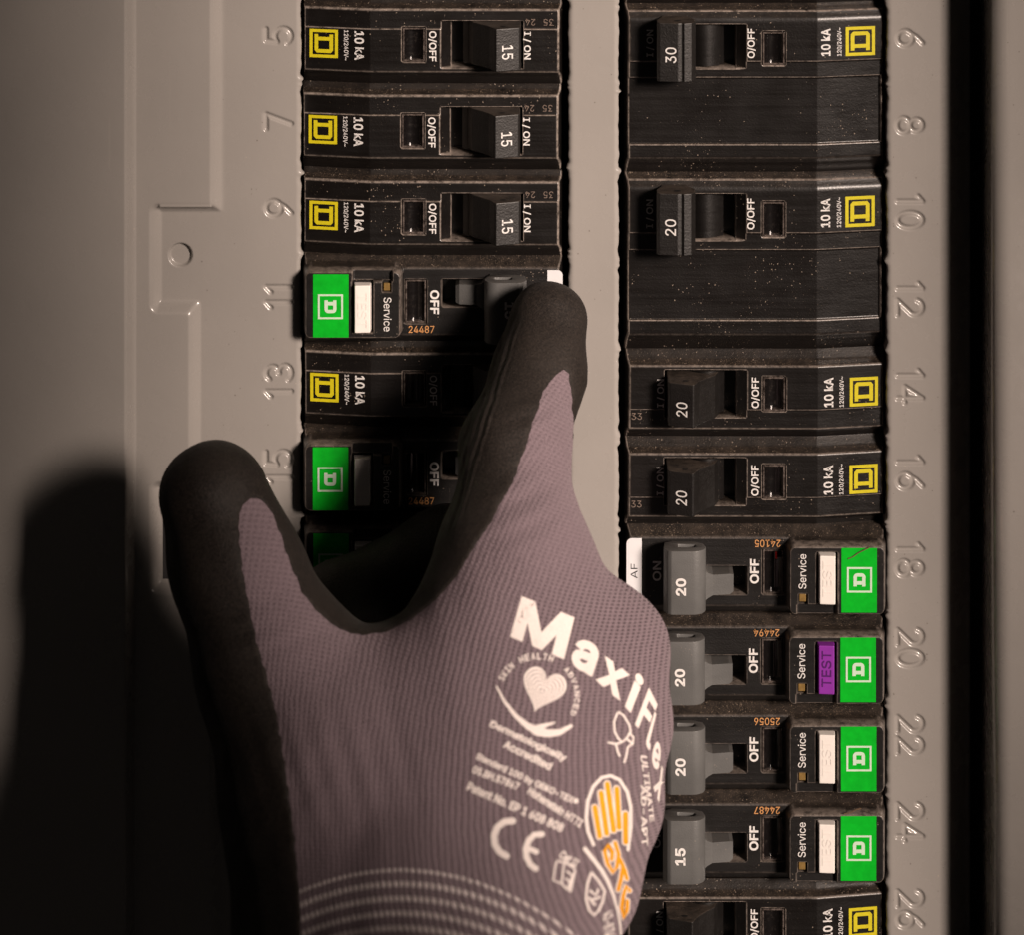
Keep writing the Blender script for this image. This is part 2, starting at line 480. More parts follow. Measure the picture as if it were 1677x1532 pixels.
# left sheet: outer face, middle ledge, number strip
xs = np.concatenate([np.arange(-160, 196, 8.0), np.arange(196, 232, 1.5), np.arange(232, 362, 1.7), np.arange(362, 430, 4.0),
                     np.arange(430, 484, 1.25), np.array([484, 485, 486, 487, 488, 489, 490, 491, 491.6, 492.0])])
X, Y = np.meshgrid(xs, ys, indexing='ij')
wgt = np.clip((X - 478) / 14, 0, 1) ** 2
edge = nib(ys, LG, 3)[None, :]
Xw = X + edge * wgt
low = np.minimum.reduce([
    sdbox(X, Y, 349, 900, -900, 2600, 6),
    sdbox(X, Y, 252, 900, 334.5, 503, 10),
    sdbox(X, Y, 314, 900, 420, 792, 10),
    sdbox(X, Y, 252, 900, 788, 962, 8),
])
low = smin(smin(sdbox(X, Y, 352, 900, -900, 2600, 1), sdbox(X, Y, 253, 900, 335, 502, 8), 3.0),
           smin(sdbox(X, Y, 317, 900, 480, 800, 10), sdbox(X, Y, 253, 900, 790, 962, 8), 8.0), 8.0)
soft = 10.5 - 8.0 * np.exp(-((Y - 335) / 4.0) ** 2) * (X > 262) * (X < 346)
H = 17.0 * ss(-1, 1, (low + 2) / soft) 
H += 34.0 * ss(0, 1, (224 - X) / 16.0)
ring = np.hypot(X - 295, Y - 417) - 19
H += -7.5 * (1 - ss(-2.4, 1.2, ring))
H += lip(492.5 - X) * (X > 478)
for i, n_ in enumerate(("3", "5", "7", "9", "11", "13", "15", "17", "19", "21", "23")):
    stamp(X, Y, H, n_, 456, 58 + 141.2 * (i - 1), 43, True)
cover_part("number_strip", Xw, Y, H, hole=lambda x, y: (x > 266) & (x < 345) & (y > 803) & (y < 948))

# strip between the two columns
xs = np.concatenate([np.array([930.5, 931, 931.6, 932.5, 933.5, 934.6, 936, 937.5, 939.5, 942]), np.arange(945, 1000, 5.0),
                     np.array([1001.5, 1003.5, 1005, 1006.6, 1008, 1009.4, 1010.6, 1011.6, 1012.2, 1012.7])])
X, Y = np.meshgrid(xs, ys, indexing='ij')
Xw = X - nib(ys, LG, 11)[None, :] * np.clip((944 - X) / 14, 0, 1) ** 2 + nib(ys, RNIB, 5)[None, :] * np.clip((X - 999) / 14, 0, 1) ** 2
H = lip(X - 930) * (X < 960) + lip(1013.2 - X) * (X > 980)
cover_part("centre_strip", Xw, Y, H)

# right number strip running under the enclosure frame
xs = np.concatenate([np.array([1452, 1452.4, 1453, 1454, 1455, 1456, 1457.2, 1458.5, 1460, 1462]), np.arange(1464, 1516, 1.25), np.arange(1517, 1597, 4.0)])
X, Y = np.meshgrid(xs, ys, indexing='ij')
Xw = X - nib(ys, RNIB, 8)[None, :] * np.clip((1466 - X) / 14, 0, 1) ** 2
H = lip(X - 1451.5) * (X < 1480) - 40 * ss(1545, 1596, X)
for i, n_ in enumerate(("4", "6", "8", "10", "12", "14", "16", "18", "20", "22", "24", "26")):
    stamp(X, Y, H, n_, 1490, 62 + 142.8 * (i - 1), 43, False)
cover_part("number_strip", Xw, Y, H, close_to=-61)

# enclosure frame at the right
frame = link("enclosure_frame", None) if False else None
poly = []
R_ = 30.0; hx = 118.0
poly = [(1611, -62), (1611, hx - R_)] + [(1611 + R_ - R_ * math.cos(a), hx - R_ + R_ * math.sin(a)) for a in np.linspace(0.15, math.pi / 2, 9)] + [(1900, hx + 4), (1900, -62)]
v, f = prism([(a - 1750, b) for a, b in poly], -1700 + 800, 1700 - 800)
me = mesh_px("enclosure_frame", v, f, M['paint'], recalc=True)
for p_ in me.polygons: p_.use_smooth = len(p_.vertices) == 4
fr = link("enclosure_frame", me); fr.location = W(1750, 790, 0)
fr["label"] = "grey painted steel enclosure frame beyond the dark gap beside the even numbers"; fr["category"] = "frame"

v, f = box(-1200, 1200, -1100, 1100, -70, -60)
me = mesh_px("enclosure_interior", v, f, M['dark'], recalc=True)
it = link("enclosure_interior", me); it.location = W(800, 790, 0); it["kind"] = "structure"

# ================================================================= breakers
PITCH = 142.5; HP = PITCH / 2
FACE = 2.0
GR = FACE - 21.0
def grid_lines(L, v0, v1, step=1.25):
    return np.arange(0, L + 0.1, step), np.arange(v0, v1 + 0.1, step)

def wall(sd, top, bottom, w=0.9):      # pocket: bottom inside, top outside
    return bottom + (top - bottom) * np.clip((sd + w) / (2 * w), 0, 1)

def case_single():
    us, vs = grid_lines(427, -HP, HP)
    U, V = np.meshgrid(us, vs, indexing='ij')
    F = FACE - 20.0 * np.clip((110 - U) / 110, 0, 1)
    G0 = F - 21.0
    F = F - 2.4 * (1 - ss(-24.0, -22.4, V))
    top = G0 + (V + HP) * 0.55 + 11.5 * ss(-63, -50, V)
    bot = G0 + (HP - V) * 0.62 + 8 * ss(-58, -44, -V)
    h = smin(smin(F, top, 2.6), bot, 2.2)
    h = smin(h, FACE - 30 + (427.0 - U) * 3.4, 5.0)
    h = smin(h, FACE - 30 + (U + 0.5) * 5.0, 5.0)
    # opening for the handle, with a ramp at its off end
    o = sdbox(U, V, 226, 360, -35, 41, 1)
    floor = np.where(U < 243, FACE - 2 - (U - 226) * 0.9, -46)
    h = np.where(o < 0.9, np.minimum(h, wall(o, h, floor)), h)
    w = sdbox(U, V, 163, 200, -25, 31, 1)
    h = np.where(w < 0.9, np.minimum(h, wall(w, h, -18)), h)
    return U, V, us, vs, h, F

def case_double():
    us, vs = grid_lines(427, -PITCH, PITCH)
    U, V = np.meshgrid(us, vs, indexing='ij')
    y = PITCH - V                      # distance from the handle-side joint
    F = FACE - 20.0 * np.clip((110 - U) / 110, 0, 1)
    F0 = F; G0 = F - 21.0
    F = F - 2.4 * ss(94, 95.8, y) * (1 - ss(121, 122.5, y)) - 5.0 * ss(121, 123, y) * (1 - ss(233.0, 235, y)) * ss(4, 7, U) * (1 - ss(419, 422, U)) - 2.4 * ss(233.5, 235, y)
    up = G0 + y * 1.0 + 7 * ss(6, 16, y)
    up = np.minimum(up, F0 - 8 + 10 * ss(6, 31, y))
    dn = G0 + (285 - y) * 0.55 + 5 * ss(18, 34, 285 - y)
    h = smin(smin(F, up, 2.4), dn, 2.2)
    h = smin(h, FACE - 30 + (427.0 - U) * 3.4, 5.0)
    h = smin(h, FACE - 30 + (U + 0.5) * 5.0, 5.0)
    o = sdbox(U, V, 226, 360, 37, 110, 1)
    floor = np.where(U < 243, FACE - 2 - (U - 226) * 0.9, -46)
    h = np.where(o < 0.9, np.minimum(h, wall(o, h, floor)), h)
    w = sdbox(U, V, 163, 200, 42, 98, 1)
    h = np.where(w < 0.9, np.minimum(h, wall(w, h, -18)), h)
    return U, V, us, vs, h, F

BH = 33.0 + FACE       # top of the raised end block of the breakers with a test button
def case_test():
    us, vs = grid_lines(427, -HP, HP)
    U, V = np.meshgrid(us, vs, indexing='ij')
    F = np.full_like(U, FACE)
    top = GR + (V + HP) * 1.3
    bot = GR + (HP - V) * 1.3
    h = smin(smin(F, top, 2.6), bot, 2.6)
    h = smin(h, FACE - 30 + (427.0 - U) * 3.4, 5.0)
    h = smin(h, FACE - 30 + (U + 0.5) * 5.0, 6.0)
    b = sdbox(U, V, 2.0, 163, -61, 55, 13)
    h = np.maximum(h, np.where(b < 6, FACE - 18 + (BH + 18 - FACE) * (1 - ss(-4.5, 5.0, b)), -99))
    blk = (b < -3)
    # slot of the handle arm
    o = sdbox(U, V, 228, 362, -36, 8, 1)
    h = np.where(o < 0.9, np.minimum(h, wall(o, h, -40)), h)
    w = sdbox(U, V, 167, 202, -36, 36, 1)
    h = np.where(w < 0.9, np.minimum(h, wall(w, h, -18)), h)
    # ledge cut into the block next to the button and the pocket of the button
    n1 = np.minimum(sdbox(U, V, 83, 147, -64, -42, 1), sdbox(U, V, 131, 145, -43, -25, 1))
    h = np.where((n1 < 0.9) & (b < -1.5), np.minimum(h, wall(n1, h, BH - 10)), h)
    n2 = sdbox(U, V, 82, 116, -42, 42, 1)
    h = np.where(n2 < 0.9, np.minimum(h, wall(n2, h, BH - 12)), h)
    return U, V, us, vs, h, F

def build_case(fn, mat):
    U, V, us, vs, h, F = fn()
    verts, faces = heightgrid(us, vs, h)
    verts, faces = skirt(verts, faces, len(us), len(vs), -61.0)
    me = mesh_px("case", verts, faces, mat, smooth=True)
    lap = np.zeros_like(h)
    for st_ in (1,):
        a = np.pad(h, st_, mode='edge'); n_ = 2 * st_
        lu = 2 * h - a[:-n_, st_:-st_] - a[n_:, st_:-st_]; lv = 2 * h - a[st_:-st_, :-n_] - a[st_:-st_, n_:]
        lap = np.maximum(lap, np.maximum(lu, lv) / (1.0 + 0.6 * st_))
    e_ = np.zeros(len(verts)); e_[:h.size] = np.clip((lap.ravel() - 0.16) / 0.5, 0, 1)
    at = me.attributes.new("edge", 'FLOAT', 'POINT'); at.data.foreach_set("value", e_.astype(np.float32))
    me.set_sharp_from_angle(angle=math.radians(50)) if hasattr(me, "set_sharp_from_angle") else None
    return me
CASE = {'single': build_case(case_single, M['case']), 'double': build_case(case_double, M['case']), 'test': build_case(case_test, M['case_new'])}

def face_h(u, kind):
    if kind == 'test': return FACE
    return FACE - 20.0 * np.clip((110 - np.asarray(u)) / 110, 0, 1)

_pc = {}
def print_mesh(key, shape, u0, u1, vc, ln, mat, hfun, lift=0.55, read='down', thick=0.0):
    """flat print: glyph height spans u0..u1, its reading direction runs down (+v) or across (+u)"""
    k = (key, u0, u1, vc, ln, mat.name, read)
    if k in _pc: return _pc[k]
    v, f = shape
    if read == 'down':            # tops point to +u, text runs to +v
        uu = u0 + v[:, 1] * (u1 - u0); vv = vc - ln / 2 + v[:, 0] * ln
    elif read == 'across':        # ordinary upright reading along +u; u0,u1 span the length, ln is the height
        uu = u0 + v[:, 0] * (u1 - u0); vv = vc + ln / 2 - v[:, 1] * ln
    else:                          # upside down
        uu = u1 - v[:, 0] * (u1 - u0); vv = vc - ln / 2 + v[:, 1] * ln
    hh = hfun(uu) + lift
    me = mesh_px(key, np.stack([uu, vv, hh], 1), f, mat)
    _pc[k] = me
    return me

def place(kind, side, yc, xo, scale, label, group):
    rot = None if side == 'L' else (0, math.pi, 0)
    jit = random.Random(round(yc) + (1 if side == 'L' else 0))
    rot = (0, (0 if side == 'L' else math.pi) + math.radians(jit.uniform(-.22, .22)), 0)
    return empty("circuit_breaker", W(xo + jit.uniform(-.8, .8), yc + 2.0 + jit.uniform(-.5, .5), jit.uniform(-.6, .4)), label, "circuit breaker", group, rot, (1, 1, scale))

# handle profile (u, h): tall end leaning to the on side, hollowed flank to the off side
def handle_single():
    poly = [(357, -20), (357, 42), (354, 48), (317, 62), (314, 59), (306, 40), (292, 22), (278, 6), (270, -20)]
    return prism(poly, -35, 35, 1.4, 2)
def handle_double():
    poly = [(362, -20), (366, 8), (374, 30), (374, 50), (370, 56), (340, 60), (334, 58), (330, 61), (318, 57), (311, 46), (311, 24), (322, 6), (324, -20)]
    return prism(poly, -49, 49, 1.4, 2)
def pit(cu, ch, r, v, sign):  # flat dark disc painting the shade of a core hole; nothing is cut
    n = 12
    return [(cu + r * math.cos(a), v, ch + r * 0.8 * math.sin(a)) for a in np.linspace(0, 2 * math.pi, n, endpoint=False)], [list(range(n))[::sign]]
def rocker(u0, u1, v0, v1):
    pts = [(u0 + (u1 - u0) * t, -46 + 42 * math.sin(math.pi * (0.18 + 0.72 * t))) for t in np.linspace(0, 1, 12)]
    return prism([(u0, -60)] + pts + [(u1, -60)], v0, v1)

HM = {}
v, f = handle_single(); HM['single'] = mesh_px("toggle_handle", v, f, M['handle'], recalc=True)
v, f = handle_double(); HM['double'] = mesh_px("toggle_handle", v, f, M['handle'], recalc=True)
v, f = rocker(262, 332, -32, 38); HM['rock_s'] = mesh_px("rocker", v, f, M['rocker'], recalc=True)
v, f = rocker(262, 332, 39, 108); HM['rock_d'] = mesh_px("rocker", v, f, M['rocker'], recalc=True)
for k_ in ('rock_s', 'rock_d'):
    HM[k_].polygons.foreach_set('use_smooth', [True] * len(HM[k_].polygons)); HM[k_].set_sharp_from_angle(angle=math.radians(40))
v, f = pit(328, 40, 5, -35.6, 1); HM['hole_shade_s'] = mesh_px("core_hole_shade", v, f, M['dark'])
v, f = pit(328, 40, 5, 35.6, -1); HM['hole_shade_s2'] = mesh_px("core_hole_shade", v, f, M['dark'])
v, f = pit(340, 40, 6, 49.6, -1); HM['hole_shade_d'] = mesh_px("core_hole_shade", v, f, M['dark'])
def window(u0, u1, v0, v1):
    """dark lens with a hollow across its width"""
    us_ = np.linspace(u0, u1, 14); vs_ = np.array([v0, v0 + 1.5, v1 - 5, v1])
    U_, V_ = np.meshgrid(us_, vs_, indexing='ij')
    t = (U_ - u0) / (u1 - u0)
    H_ = FACE - 12 + 9.0 * (2 * t - 1) ** 2
    vv, ff = heightgrid(us_, vs_, H_)
    return skirt(vv, ff, len(us_), len(vs_), -19)
def rim(u0, u1, v0, v1, w=2.6):
    vs_, fs_ = [], []
    def add(a0, a1, b0, b1, top):
        v, f = box(a0, a1, b0, b1, -18, top, 0.5)
        n0 = len(vs_); vs_.extend(v); fs_.extend([[q + n0 for q in x] for x in f])
    add(u0, u0 + w, v0, v1, FACE - .6); add(u1 - w, u1, v0, v1, FACE - .6)
    add(u0 + w, u1 - w, v0, v0 + w, FACE - 1.2); add(u0 + w, u1 - w, v1 - w, v1, FACE - 1.2)
    return vs_, fs_
for tag_, (a0, a1, b0, b1) in (('s', (163.6, 199.4, -24.4, 30.4)), ('d', (163.6, 199.4, 42.6, 97.4)), ('t', (167.6, 201.4, -35.4, 35.4))):
    v, f = window(a0 + 2, a1 - 2, b0 + 2, b1 - 2); HM['lens_' + tag_] = mesh_px("status_window", v, f, M['lens'], smooth=True)
    HM['lens_' + tag_].set_sharp_from_angle(angle=math.radians(45))
    v, f = rim(a0, a1, b0, b1); HM['rim_' + tag_] = mesh_px("window_rim", v, f, M['rim'], recalc=True)

# hollow grey handle of the test-button breakers
def handle_test():
    outer = [(364, 22), (366, 48), (360, 62), (354, 66)] + [(319 + 22 * math.cos(a), 42 + 24 * math.sin(a)) for a in np.linspace(math.pi / 2, math.pi, 9)] + [(301, 26), (318, 16), (348, 14)]
    inner = [(342, 30), (342, 44), (318, 46), (312, 40), (314, 32)]
    v0, v1 = -48, 54
    bm = bmesh.new()
    a = [bm.verts.new((u, v0, h)) for u, h in outer]; b = [bm.verts.new((u, v1, h)) for u, h in outer]
    n = len(outer)
    for i in range(n): bm.faces.new((a[i], b[i], b[(i + 1) % n], a[(i + 1) % n]))
    for ring, vv, dv in ((a, v0, 12), (b, v1, -12)):
        ri = [bm.verts.new((u, vv, h)) for u, h in inner]
        rd = [bm.verts.new((u, vv + dv, h)) for u, h in inner]
        m = len(inner)
        for i in range(m): bm.faces.new((ri[i], rd[i], rd[(i + 1) % m], ri[(i + 1) % m]))
        bm.faces.new(rd)
        tr = tessellate_polygon([[Vector((u, h, 0)) for u, h in outer], [Vector((u, h, 0)) for u, h in inner]])
        allv = ring + ri
        for t in tr: bm.faces.new([allv[q] for q in t])
    bmesh.ops.recalc_face_normals(bm, faces=bm.faces)
    ed = [e for e in bm.edges if len(e.link_faces) == 2 and e.calc_face_angle(0) > 0.35]
    bmesh.ops.bevel(bm, geom=ed, offset=1.6, segments=2, affect='EDGES', profile=0.6)
    bm.verts.index_update()
    v = [tuple(x.co) for x in bm.verts]; f = [[y.index for y in x.verts] for x in bm.faces]
    bm.free(); return v, f
v, f = handle_test(); HM['test'] = mesh_px("toggle_handle", v, f, M['grey_handle'], recalc=True, smooth=True)
if hasattr(HM['test'], 'set_sharp_from_angle'): HM['test'].set_sharp_from_angle(angle=math.radians(38))
arm_top = [(252, -38, -30), (252, -38, 12)]
av = []
prof = [(250, -29, -1, 10), (256, -32, 1, 15), (284, -32, 1, 20), (292, -35, 5, 24), (306, -46, 16, 28)]
for u, a0, a1, h in prof: av += [(u, a0, -38), (u, a1, -38), (u, a1, h), (u, a0, h)]
af = [[0, 1, 2, 3], [16, 19, 18, 17]]
for k in range(4):
    for j in range(4):
        af.append([k * 4 + j, k * 4 + (j + 1) % 4, k * 4 + 4 + (j + 1) % 4, k * 4 + 4 + j])
HM['arm'] = mesh_px("handle_arm", av, af, M['grey_handle'], recalc=True)
v, f = prism([(84.5, BH - 12), (113.5, BH - 12), (111.5, BH + 9), (86.5, BH + 11)], -38, 40, 1.6, 2); HM['button'] = mesh_px("test_button", v, f, M['white_plastic'], recalc=True)
HM['button_p'] = mesh_px("test_button", v, f, M['purple'], recalc=True)
v, f = box(133, 144, -38, -26, BH - 11, BH - 4, 1.0); HM['led'] = mesh_px("service_light", v, f, M['led'], recalc=True)
v, f = box(18, 76, -54, 50, BH - 1, BH + 0.7, 0.4); HM['green'] = mesh_px("green_label", v, f, M['green'], recalc=True)
v, f = box(178, 181, 20, 31, FACE - 12, FACE - 2.5, 0.6); HM['flag'] = mesh_px("trip_flag", v, f, mat_flat('red_flag', (0.45, 0.01, 0.008), 0.4), recalc=True)
def rounded_label():
    n = 6; u0, u1, v0, v1, r = 400, 425, -52, 54, 9
    lp = [(u0, v0), (u1 - r, v0)] + [(u1 - r + r * math.sin(a), v0 + r - r * math.cos(a)) for a in np.linspace(0.2, math.pi / 2, n)] + [(u1 - r + r * math.cos(a), v1 - r + r * math.sin(a)) for a in np.linspace(0, math.pi / 2, n)] + [(u0, v1)]
    bm = bmesh.new()
    a = [bm.verts.new((u, v, FACE - 1)) for u, v in lp]; b = [bm.verts.new((u, v, FACE + 0.6)) for u, v in lp]
    bm.faces.new(a); bm.faces.new(b)
    for i in range(len(lp)): bm.faces.new((a[i], a[(i + 1) % len(lp)], b[(i + 1) % len(lp)], b[i]))
    bm.verts.index_update()
    v = [tuple(x.co) for x in bm.verts]; f = [[y.index for y in x.verts] for x in bm.faces]; bm.free(); return v, f
v, f = rounded_label(); HM['label'] = mesh_px("type_label", v, f, M['paper'], recalc=True)

def single(side, yc, xo, amp, label, group, mold=None, dv=0.0):
    r = place('single', side, yc, xo, (141.3 if side == 'L' else 144.0) / PITCH, label, group)
    link("case", CASE['single'], r)
    link("rocker", HM['rock_s'], r)
    h = link("toggle_handle", HM['single'], r)
    link("core_hole_shade", HM['hole_shade_s'] if side == 'L' else HM['hole_shade_s2'], h)
    hf = lambda u: 62 - (np.asarray(u) - 317) * (14 / 37.0)
    link("rating_number", print_mesh("rating_number_" + amp, text2d(amp, .006), 326, 344, 4 if side == 'L' else -6, 23, M['white_print'], hf, 0.7), h)
    link("window_rim", HM['rim_s'], link("status_window", HM['lens_s'], r))
    emblem(r, 10, 57, 4, M['yellow'], 'single')
    fh = lambda u: face_h(u, 'single')
    link("interrupt_rating_print", print_mesh("interrupt_rating_print", text2d("10 kA", .022), 84, 100, 5.5, 48, M['white_print'], fh), r)
    link("voltage_print", print_mesh("voltage_print", text2d("120/240V~", .010), 66, 74.5, 5.5, 50, M['white_print'], fh), r)
    link("off_print", print_mesh("off_print", text2d("O/OFF", .016), 205, 219, 5.5, 50, M['white_print'], fh), r)
    link("on_print", print_mesh("on_print", text2d("I / ON", .016), 360.5, 373.5, 4, 46, M['white_print'], fh), r)
    if mold == 'two':
        lo = lambda u: FACE - 2.4 + 0 * np.asarray(u)
        link("mould_number", print_mesh("mould_number", text2d("35   24"), 364, 410, -34, 11, M['faint_print'], lo, .5, 'flip'), r)
    elif mold == 'one':
        lo = lambda u: FACE - 2.4 + 0 * np.asarray(u)
        link("mould_number", print_mesh("mould_number_b", text2d("33"), 398, 415, -34, 11, M['faint_print'], lo, .5, 'flip'), r)
    return r

def emblem(r, u0, u1, vc, mat, kind):
    fh = (lambda u: BH + 0.7 + 0 * np.asarray(u)) if kind == 'test' else (lambda u: face_h(u, kind))
    ring = 0.075 if kind == 'test' else 0.108
    e = link("emblem_frame", print_mesh("emblem_frame_" + kind, emblem_frame(ring), u0, u1, vc, u1 - u0, mat, fh, 0.7), r)
    lo, hi = (0.24, 0.76) if kind == 'test' else (0.175, 0.83)
    # the letter follows the glyph orientation: its bowl points along the reading direction
    link("emblem_letter", print_mesh("emblem_letter_" + kind, emblem_letter(lo, hi, kind == 'test'), u0, u1, vc, u1 - u0, mat, fh, 0.7), r)

def double(side, yc, xo, amp, label, group, scale):
    r = place('double', side, yc, xo, scale, label, group)
    link("case", CASE['double'], r)
    link("rocker", HM['rock_d'], r)
    h = link("toggle_handle", HM['double'], r); h.location = (0, 0, -75.5 * S)
    link("core_hole_shade", HM['hole_shade_d'], h)
    hf = lambda u: 57.5 - (np.asarray(u) - 352) * (4 / 30.0) + 1.0
    link("rating_number", print_mesh("rating_number_d" + amp, text2d(amp, .006), 343, 361, -4, 26, M['white_print'], hf, 0.9), h)
    link("window_rim", HM['rim_d'], link("status_window", HM['lens_d'], r))
    emblem(r, 14, 63, 80, M['yellow'], 'double')
    fh = lambda u: face_h(u, 'double')
    link("interrupt_rating_print", print_mesh("interrupt_rating_print_d", text2d("10 kA", .022), 88, 104, 80, 46, M['white_print'], fh), r)
    link("voltage_print", print_mesh("voltage_print_d", text2d("120/240V~", .010), 69, 77.5, 80, 48, M['white_print'], fh), r)
    link("off_print", print_mesh("off_print_d", text2d("O/OFF", .016), 211, 225, 79, 50, M['white_print'], fh), r)
    link("on_print", print_mesh("on_print_d", text2d("I / ON", .016), 377, 390, 79, 46, M['white_print'], fh), r)
    return r

def with_test(side, yc, xo, amp, serial, label, group, purple=False, tag=False, flag=False):
    r = place('test', side, yc, xo, (141.3 if side == 'L' else 144.4) / PITCH, label, group)
    link("case", CASE['test'], r)
    g = link("green_label", HM['green'], r)
    emblem(r, 26, 67, -1, M['mint'], 'test')
    b = link("test_button", HM['button_p' if purple else 'button'], r)
    hb = lambda u: BH + 11 - (np.asarray(u) - 86.5) * (2 / 25.0)
    link("test_lettering", print_mesh("test_lettering" + ("_p" if purple else ""), text2d("TEST", .01), 91, 107, 3, 58, M['purple_dark'] if purple else M['white_relief'], hb, 0.6), b)
    link("service_light", HM['led'], r)
    ht = lambda u: BH + 0 * np.asarray(u)
    link("service_print", print_mesh("service_print", text2d("Service", .004), 133, 146, 12, 56, M['white_print'], ht), r)
    link("window_rim", HM['rim_t'], link("status_window", HM['lens_t'], r))
    fh = lambda u: FACE + 0 * np.asarray(u)
    link("off_print", print_mesh("off_print_t", text2d("OFF", .026), 208, 223, 1, 40, M['white_print'], fh), r)
    link("on_print", print_mesh("on_print_t", text2d("ON", .016), 368, 382, 1, 32, M['white_print'], fh), r)
    link("serial_print", print_mesh("serial_print_" + serial, text2d(serial, .006), 173, 215, 46, 12, M['orange_print'], fh, .5, 'across'), r)
    h = link("toggle_handle", HM['test'], r)
    link("handle_arm", HM['arm'], r)
    hf = lambda u: 66.0 + 0 * np.asarray(u)
    link("rating_number", print_mesh("rating_number_t" + amp, text2d(amp, .03), 330, 347, -3, 28, M['white_print'], hf, 0.8), h)
    if flag:
        link("trip_flag", HM['flag'], r)
    if tag:
        t = link("type_label", HM['label'], r)
        link("type_print", print_mesh("type_print", text2d("AF", .0), 407, 418, 1, 24, M['ink'], lambda u: FACE + 0.6 + 0 * np.asarray(u), .3), t)
    return r

gs = "black single-pole breakers"; gd = "black double-pole breakers"; gt = "green-label breakers with test button"
XL, XR = 495.0, 1448.0
single('L', 66.7, XL, "15", "black single-pole breaker with 15 handle beside stamped number five", gs, 'two')
single('L', 208.0, XL, "15", "black single-pole breaker with 15 handle beside stamped number seven", gs, 'two')
single('L', 349.2, XL, "15", "black single-pole breaker with 15 handle beside stamped number nine", gs, 'two')
with_test('L', 490.5, XL + 1, "15", "24487", "green-label breaker beside stamped number eleven whose grey handle the gloved finger presses", gt, tag=True)
single('L', 631.8, XL + 1, "15", "black single-pole breaker beside stamped number thirteen, its handle hidden under the gloved finger", gs, 'two')
with_test('L', 773.1, XL + 1, "15", "24487", "green-label breaker in the finger's shadow beside stamped number fifteen", gt)
with_test('L', 914.4, XL + 1, "15", "24487", "green-label breaker mostly hidden between the gloved thumb and finger", gt)
for k in range(4):
    single('L', 914.4 + 141.3 * (k + 1), XL + 1, "15", "black breaker in the odd-numbered column covered by the gloved hand", "breakers covered by the hand")
double('R', 144.3, XR, "30", "black double-pole breaker with 30 handle beside stamped six and eight", gd, 277.4 / 285)
double('R', 429.0, XR, "20", "dusty black double-pole breaker with 20 handle beside stamped ten and twelve", gd, 292.0 / 285)
single('R', -66.2, XR, "20", "black breaker next above the 30 handle breaker, only its lower edge showing", gs)
single('R', 647.0, XR, "20", "black single-pole breaker with 20 handle beside stamped number fourteen", gs, 'one')
single('R', 791.0, XR, "20", "black single-pole breaker with 20 handle beside stamped number sixteen", gs, 'one')
with_test('R', 935.3, XR + 2, "20", "24105", "green-label breaker with white AF sticker beside stamped number eighteen", gt, tag=True, flag=True)
with_test('R', 1081.3, XR + 1, "20", "24494", "green-label breaker with purple test button beside stamped number twenty", gt, purple=True)
with_test('R', 1226.5, XR + 2, "20", "25056", "green-label breaker with white test button beside stamped number twenty-two", gt)
with_test('R', 1371.8, XR + 2, "15", "24487", "green-label breaker with grey 15 handle beside stamped number twenty-four", gt)
single('R', 1517.3, XR, "15", "black single-pole breaker with 15 handle beside stamped number twenty-six", gs)

# ================================================================= gloved hand
def J(px, py, h, r):
    x, y = real(px, py, h); return (x, y, h, r * 1.047 * (D - h) / D)
IDX = [J(897, 527, 125, 60), J(882, 610, 180, 68), J(844, 735, 285, 82), J(842, 935, 385, 104)]
THB = [J(350, 815, 330, 84), J(388, 935, 355, 95), J(452, 1090, 395, 120), J(545, 1330, 500, 165), J(620, 1620, 660, 232)]
cones = []
def chain(js, k):
    for a, b in zip(js[:-1], js[1:]): cones.append((a, b, k))
chain(IDX, 26)
chain(THB, 40)
WR = J(735, 1560, 620, 232)
K2, K3, K4 = J(983, 1072, 350, 90), J(990, 1190, 370, 87), J(972, 1320, 400, 90)
K5 = J(930, 1440, 480, 100)
cones.append((IDX[3], WR, 80)); cones.append((K2, WR, 50)); cones.append((K3, WR, 50)); cones.append((K4, WR, 50))
cones.append((IDX[3], K2, 45)); cones.append((K2, K3, 45)); cones.append((K3, K4, 45)); cones.append((K4, K5, 45)); cones.append((K5, WR, 45))
cones.append((J(555, 1225, 450, 122), J(800, 1105, 425, 122), 95))
cones.append((J(600, 1320, 485, 150), J(860, 1200, 425, 150), 95))
# curled fingers behind the palm
M1, M2, M3 = J(885, 965, 150, 76), J(735, 915, 95, 74), J(560, 1000, 115, 68)
cones.append((K2, M1, 30)); cones.append((M1, M2, 24)); cones.append((M2, M3, 24))
cones.append((M3, J(640, 1150, 250, 90), 30))
R1 = J(955, 1110, 160, 75); cones.append((K3, R1, 30)); cones.append((R1, J(760, 1060, 130, 75), 30))
Q1 = J(945, 1250, 200, 75); cones.append((K4, Q1, 30)); cones.append((Q1, J(760, 1180, 170, 80), 30))
cones.append((J(760, 1060, 130, 75), J(760, 1180, 170, 80), 30))
# forearm
cones.append((WR, J(730, 1880, 1050, 225), 60))

